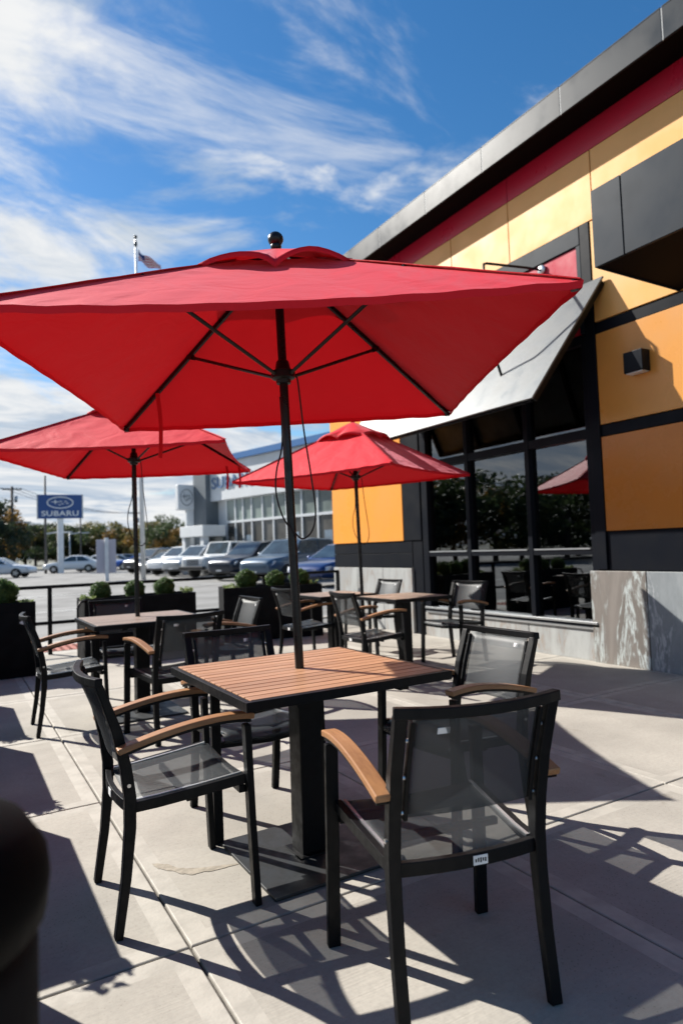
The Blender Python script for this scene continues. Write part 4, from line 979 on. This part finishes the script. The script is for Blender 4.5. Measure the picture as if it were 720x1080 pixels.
g = MB(); FB(g, 6.9, 8.35, -1.5, 0.6, 0, 6.6); g.build('tower', CG, dl)
g = MB(); FB(g, 8.2, 8.6, 0.62, 1.75, 3.95, 5.55); FB(g, 8.25, 8.55, 0.62, 1.15, 0, 3.95); g.build('sign_pylon', CW, dl, bevel=0.05)
g = MB(); FB(g, 4.7, 7.3, 0.66, 2.2, 2.2, 2.85); cn = g.build('entrance_canopy', CW, dl, bevel=0.02)
for u in (5.0, 7.05):
    g = MB(); FB(g, u-0.18, u+0.18, 1.75, 2.1, 0, 2.2); g.build('post', CW, cn)
g = MB(); FB(g, 5.6, 6.85, -0.2, 0.3, 0, 2.2); g.build('entrance_glass', FACGL, dl)
put_text('sign_lettering', 'SUBARU', 1.0, P0+fd*4.5+fn*0.29+Vector((0,0,5.45)), -fd, (0,0,1), mat('pale_blue_letter', (0.12, 0.19, 0.32), 0.4), dl, 0.03, 0.01, 1.15)
# round emblem on the pylon
def emblem(o, right, upv, w, h, parent, mring, mstar):
    right = Vector(right).normalized(); upv = Vector(upv).normalized(); n = right.cross(upv); o = Vector(o)
    g = MB(); ring = [o+right*w*math.cos(2*PI*k/40)+upv*h*math.sin(2*PI*k/40)+n*0.02 for k in range(41)]
    g.tube(ring, 0.045*w, 6, cap=False); e = g.build('emblem', mring, parent)
    g = MB()
    for sx_, sy_, r in ((-0.38, 0.12, 0.34), (0.05, 0.22, 0.15), (0.18, -0.22, 0.15), (0.42, 0.20, 0.15), (0.55, -0.12, 0.15), (-0.05, -0.38, 0.15)):
        c = o+right*w*sx_+upv*h*sy_+n*0.015; pts = []
        for k in range(8):
            a_ = PI*k/4; q = r if k % 2 == 0 else r*0.22
            pts.append(c+right*w*q*math.cos(a_)*(1.3 if k % 4 == 0 else 1)+upv*h*q*1.5*math.sin(a_))
        g.prism(pts, n*0.02)
    g.build('stars', mstar, e)
    return e
emblem(P0+fd*8.19+fn*1.18+Vector((0,0,4.75)), -fn, (0,0,1), 0.42, 0.5, dl, CG, CG)

# ------------------------------------------------------------------ blue dealer sign, poles, flag, notice board, wires
right = Vector((math.cos(YAW-0.42), -math.sin(YAW-0.42), 0)).normalized()
sg = thing('dealer_sign', 'tall blue dealership sign with white lettering and an oval star emblem on a pale post', 'sign', (7.85, 59.05, 0))
def SG(mb, name, m, **k):
    o = mb.build(name, m, sg, **k); o.matrix_parent_inverse = Matrix.Translation((-7.85, -59.05, 0)); return o
sc_ = Vector((7.85, 59.05, 5.5)); sn = right.cross(Vector((0,0,1)))
g = MB(); g.obox(sc_, right*1.70, sn*0.28, (0,0,0.98)); SG(g, 'panel', BLUE, bevel=0.03)
for q in (1, -1):
    g = MB(); g.obox(sc_+right*1.72*q, right*0.05, sn*0.29, (0,0,1.0)); SG(g, 'panel_edge', GALV)
g = MB(); g.box(7.85-0.22, 7.85+0.22, 59.05-0.18, 59.05+0.18, -0.05, 4.5); SG(g, 'post', WHITE)
o = put_text('lettering', 'SUBARU', 0.60, sc_+sn*0.30+Vector((0,0,-0.60)), right, (0,0,1), WHITE, sg, 0.01, 0.008, 1.25); o.matrix_parent_inverse = Matrix.Translation((-7.85, -59.05, 0))
e = emblem(sc_+sn*0.285+Vector((0,0,0.32)), right, (0,0,1), 0.98, 0.46, sg, WHITE, WHITE); e.matrix_parent_inverse = Matrix.Translation((-7.85, -59.05, 0))

def wood_pole(label, x, y, h, r=0.13, arms=True, lamp=False, m=WOODP, group='utility poles behind the lot'):
    t = thing('utility_pole', label, 'pole', (x, y, 0), 0, group)
    g = MB(); g.tube([(0,0,-0.1),(0,0,h)], [r, r*0.72], 10); g.build('shaft', m, t, smooth=True)
    if arms:
        g = MB(); g.obox((0,0,h-0.35), right*1.05, sn*0.06, (0,0,0.06)); g.build('crossarm', WOODP, t)
        for k in (-0.95, -0.5, 0.5, 0.95):
            g = MB(); p = right*k; g.lathe([(0.05,0),(0.07,0.05),(0.04,0.16)], (p.x, p.y, h-0.28), 8); g.build('insulator', GALV, t)
        g = MB(); p = right*0.42; g.lathe([(0.18,-0.3),(0.2,0.0),(0.2,0.45),(0.1,0.5)], (p.x, p.y, h-1.6), 12); g.build('transformer', GALV, t, smooth=True)
    if lamp:
        g = MB(); p = right*1.5; g.sweep([(0,0,lamp), tuple(p*0.7+Vector((0,0,lamp+0.15))), tuple(p+Vector((0,0,lamp+0.12)))], 0.06, 0.05, (0,0,1)); g.obox(p*1.15+Vector((0,0,lamp+0.1)), right*0.35, sn*0.14, (0,0,0.07)); g.build('lamp_arm', GALV, t)
    return t
wood_pole('wooden utility pole with crossarm and transformer at the left edge', 6.35, 88.0, 10.0, 0.2, True, 5.6)
wood_pole('bare dark pole just left of the blue sign, taller than it', 6.85, 60.3, 8.2, 0.11, False, 3.3, mat('dark_pole', (0.05,0.05,0.05), 0.7))
wood_pole('thin dark pole at the right edge of the blue sign', 9.45, 59.2, 5.9, 0.07, False, False, mat('dark_pole', (0.05,0.05,0.05), 0.7))
wood_pole('grey lamp pole standing between the blue sign post and the thin dark pole', 11.6, 80.0, 4.2, 0.1, False, 3.9, GALV)
wood_pole('distant utility pole left of the flagpole, above the tree line', 26.5, 112.0, 8.6, 0.2, True)
def wire(pts, label, sag=0.6):
    g = MB()
    for a, b in pts:
        a, b = Vector(a), Vector(b); q = [a.lerp(b, i/14)-Vector((0,0,sag*4*(i/14)*(1-i/14))) for i in range(15)]
        g.tube(q, 0.025, 5)
    return tag(g.build('overhead_wire', CORD), label, 'wire')
wire([((6.35+right.x*k, 88+right.y*k, 9.8), (26.5+right.x*k, 112+right.y*k, 8.4)) for k in (-0.95, 0.0, 0.95)], 'overhead wires from the left utility pole to the distant pole', 1.0)
wire([((6.35+right.x*k, 88+right.y*k, 9.8), (-40, 70+k, 10.5)) for k in (-0.95, 0.95)], 'overhead wires running off to the left edge', 1.0)
# flagpole with the flag hanging
fpx, fpy = 8.52, 34.5
fp = thing('flagpole', 'tall white flagpole with a dark finial and a drooping flag, rising above the umbrellas', 'flagpole', (fpx, fpy, 0))
g = MB(); g.tube([(0,0,-0.05),(-0.12,-0.3,8),(-0.30,-0.8,17.1)], [0.125, 0.10, 0.05], 14); g.build('shaft', WHITE, fp, smooth=True)
g = MB(); g.ball((-0.305,-0.82,17.62), 0.09, 10, 8); g.tube([(-0.30,-0.8,17.05),(-0.305,-0.82,17.5)], [0.05,0.035], 8); g.lathe([(0.07,-0.12),(0.09,0),(0.07,0.12)], (-0.303,-0.81,17.25), 10); g.build('finial', mat('finial_dark', (0.03,0.04,0.04), 0.4), fp, smooth=True)
def flag_mat():
    m = bpy.data.materials.new('flag_cloth'); m.use_nodes = True; t = m.node_tree; b = t.nodes['Principled BSDF']; b.inputs['Roughness'].default_value = 0.8
    tcn = t.nodes.new('ShaderNodeTexCoord'); sp = N(t, 'ShaderNodeSeparateXYZ'); lk(t, tcn.outputs['UV'], sp.inputs[0])
    st = math_(t, 'GREATER_THAN', math_(t, 'FRACT', math_(t, 'MULTIPLY', sp.outputs[1], 4.5)), 0.5)
    c = mixc(t, st, (0.55, 0.02, 0.04), (0.75, 0.75, 0.75))
    canton = math_(t, 'MULTIPLY', math_(t, 'LESS_THAN', sp.outputs[0], 0.4), math_(t, 'GREATER_THAN', sp.outputs[1], 0.46))
    c = mixc(t, canton, c, (0.02, 0.04, 0.16)); lk(t, c, b.inputs['Base Color'])
    return m
me = bpy.data.meshes.new('flag'); nu, nv_ = 14, 8; vs = []; uv = []
for j in range(nv_+1):
    for i in range(nu+1):
        u, v = i/nu, j/nv_
        along = right*(0.10+1.15*u*(0.55+0.45*u))
        z = 16.98-0.62*(1-v)*(1-0.45*u)-0.62*u**1.1+0.05*math.sin(9*u+3*v)
        off = sn*0.10*math.sin(8*u+2.0*v)
        vs.append((-0.28+along.x+off.x, -0.76+along.y+off.y, z)); uv.append((u, v))
fs = [(j*(nu+1)+i, j*(nu+1)+i+1, (j+1)*(nu+1)+i+1, (j+1)*(nu+1)+i) for j in range(nv_) for i in range(nu)]
me.from_pydata(vs, [], fs); ul = me.uv_layers.new(name='UVMap')
for p in me.polygons:
    p.use_smooth = True
    for li in p.loop_indices: ul.data[li].uv = uv[me.loops[li].vertex_index]
me.materials.append(flag_mat()); fl = link('flag', me, fp)
# notice board seen from behind
nb = thing('notice_board', 'white square board on a white post, in the lot left of the flagpole', 'sign', (6.88, 35.35, 0))
g = MB(); g.obox((0,0.08,1.25), right*0.48, sn*0.02, (0,0,0.85)); g.build('board', mat('board_lilac_white', (0.50,0.47,0.52), 0.5), nb, bevel=0.01)
g = MB(); g.box(-0.09,0.09,-0.09,0.0,-0.05,2.2); g.build('post', WHITE, nb)

# low red-roofed building far left
lo = thing('roadside_shop', 'low building with a flat red roof edge behind the cars at the left edge', 'building', (4, 96, 0))
g = MB(); g.box(-14, 3.2, 0, 8, 0, 2.0); g.build('wall', mat('shop_brown', (0.20,0.16,0.13), 0.8, noise=0.2), lo)
g = MB(); g.box(-14.2, 3.5, -0.4, 8.2, 2.0, 2.75); g.build('roof', mat('shop_red', (0.30,0.06,0.05), 0.6), lo)
for k in range(6):
    g = MB(); g.box(-12+k*2.5, -10.6+k*2.5, -0.03, 0.0, 0.5, 1.7); g.build('window', CARGL, lo)

# ------------------------------------------------------------------ trees
def crown_mesh(name, m, n_clump, seed, wide=1.0):
    random.seed(seed); g = MB(); cl = []
    for i in range(n_clump):
        a = random.uniform(0, 2*PI); zz = random.random(); rr = (0.20+0.42*math.sqrt(random.random()))*math.sin(PI*(0.18+0.72*zz))
        cl.append((Vector((math.cos(a)*rr*wide, math.sin(a)*rr*wide, 0.20+0.74*zz)), random.uniform(0.11, 0.19)))
    for c, r in cl: leafcloud(g, c, r, 150, 0.026, 0.85, 0.35)
    o = g.build(name, m); me = o.data; bpy.data.objects.remove(o)
    tk = MB(); tk.tube([(0,0,-0.02),(0.01,0,0.2),(0,0.01,0.45),(0.01,0,0.8)], [0.035,0.026,0.018,0.006], 8)
    for c, r in cl[::3]: tk.tube([(0.005,0,0.2+0.35*c.z), c.lerp(Vector((0,0,c.z)), 0.5)+Vector((0,0,-0.03)), c], [0.011,0.007,0.003], 5)
    o2 = tk.build(name+'_trunk', BARK); tm = o2.data; bpy.data.objects.remove(o2)
    return me, tm
CR = {'dark': [crown_mesh('dark_crown', LF_D, 34, 11), crown_mesh('dark_crown', LF_D, 30, 12, 1.2)],
      'green': [crown_mesh('green_crown', LF_G, 34, 21), crown_mesh('green_crown', LF_G, 30, 22, 1.25)],
      'yellow': [crown_mesh('yellow_crown', LF_Y, 32, 31), crown_mesh('yellow_crown', LF_Y, 28, 32, 1.2)],
      'orange': [crown_mesh('orange_crown', LF_O, 30, 41, 1.1)]}
def tree(x, y, h, w, kind, label, group):
    cm_, tm = random.choice(CR[kind])
    t = thing('broadleaf_tree', label, 'tree', (x, y, -0.05), random.uniform(0, 6), group)
    c = link('crown', cm_, t); c.scale = (w, w, h); k = link('trunk', tm, t); k.scale = (h, h, h)
    return t
random.seed(5)
KD = {'dark': 'dark green', 'green': 'mid green', 'yellow': 'yellow green', 'orange': 'orange autumn'}
# beyond the lot: pixel column -> bearing; depth in metres
def at_px(px, dep):
    a = YAW+math.atan((px-360)/696.0); q = dep/math.cos(a-YAW)
    return q*math.sin(a), q*math.cos(a)
tl = [(-14, 78, 8.4, 6.5, 'dark'), (3, 80, 7.4, 5.5, 'orange'), (-4, 74, 6.0, 5, 'dark'), (14, 120, 7.2, 8, 'green'), (26, 122, 7.8, 9, 'dark'), (37, 118, 7.4, 8, 'green'), (48, 125, 7.6, 9, 'dark'), (60, 121, 6.6, 8, 'yellow'), (71, 124, 7.4, 9, 'green'), (82, 122, 6.9, 8, 'dark'), (93, 126, 7.8, 9, 'yellow'), (104, 122, 7.2, 8, 'green'), (116, 124, 7.5, 9, 'yellow'), (127, 122, 6.2, 8, 'orange'), (138, 126, 6.4, 8, 'green'), (149, 120, 5.8, 7, 'yellow'), (159, 84, 5.4, 5, 'yellow'), (168, 80, 5.0, 5, 'green'), (177, 86, 6.2, 6, 'green'), (186, 80, 4.3, 4.5, 'orange'), (193, 84, 4.6, 5, 'yellow'), (203, 90, 5, 5.5, 'green')]
where = ['at the left edge of the frame', 'near the left edge, beside the utility pole', 'low at the left edge', 'behind the red roofed shop', 'behind the shop roof end', 'left of the blue sign', 'just left of the sign post', 'behind the sign post', 'right of the sign post', 'behind the thin pole right of the sign', 'between the sign and the notice board', 'behind the notice board', 'behind the notice board, right half', 'by the distant utility pole', 'between the distant pole and the left umbrella pole', 'behind the left umbrella pole', 'just right of the flagpole', 'second right of the flagpole', 'tallest one between the flagpole and the showroom', 'beside the showroom canopy', 'touching the showroom canopy', 'behind the showroom canopy']
for (px_, dep, h, w, k), wr in zip(tl, where):
    x, y = at_px(px_, dep); tree(x, y, h, w, k, f'{KD[k]} tree {wr}', 'trees beyond the parking lot')
# trees to the left of the patio, seen mirrored in the restaurant glass
random.seed(9)
for i in range(20):
    a = -R(16+i*3.2); d = random.uniform(38, 52)
    x, y = d*math.sin(a), d*math.cos(a)
    k = ('green', 'yellow', 'green', 'dark', 'orange')[i % 5]
    tree(x, y, random.uniform(4.6, 6.6), random.uniform(6.5, 9), k, f'{KD[k]} tree left of the patio, only seen mirrored in the glass', 'trees mirrored in the restaurant windows')
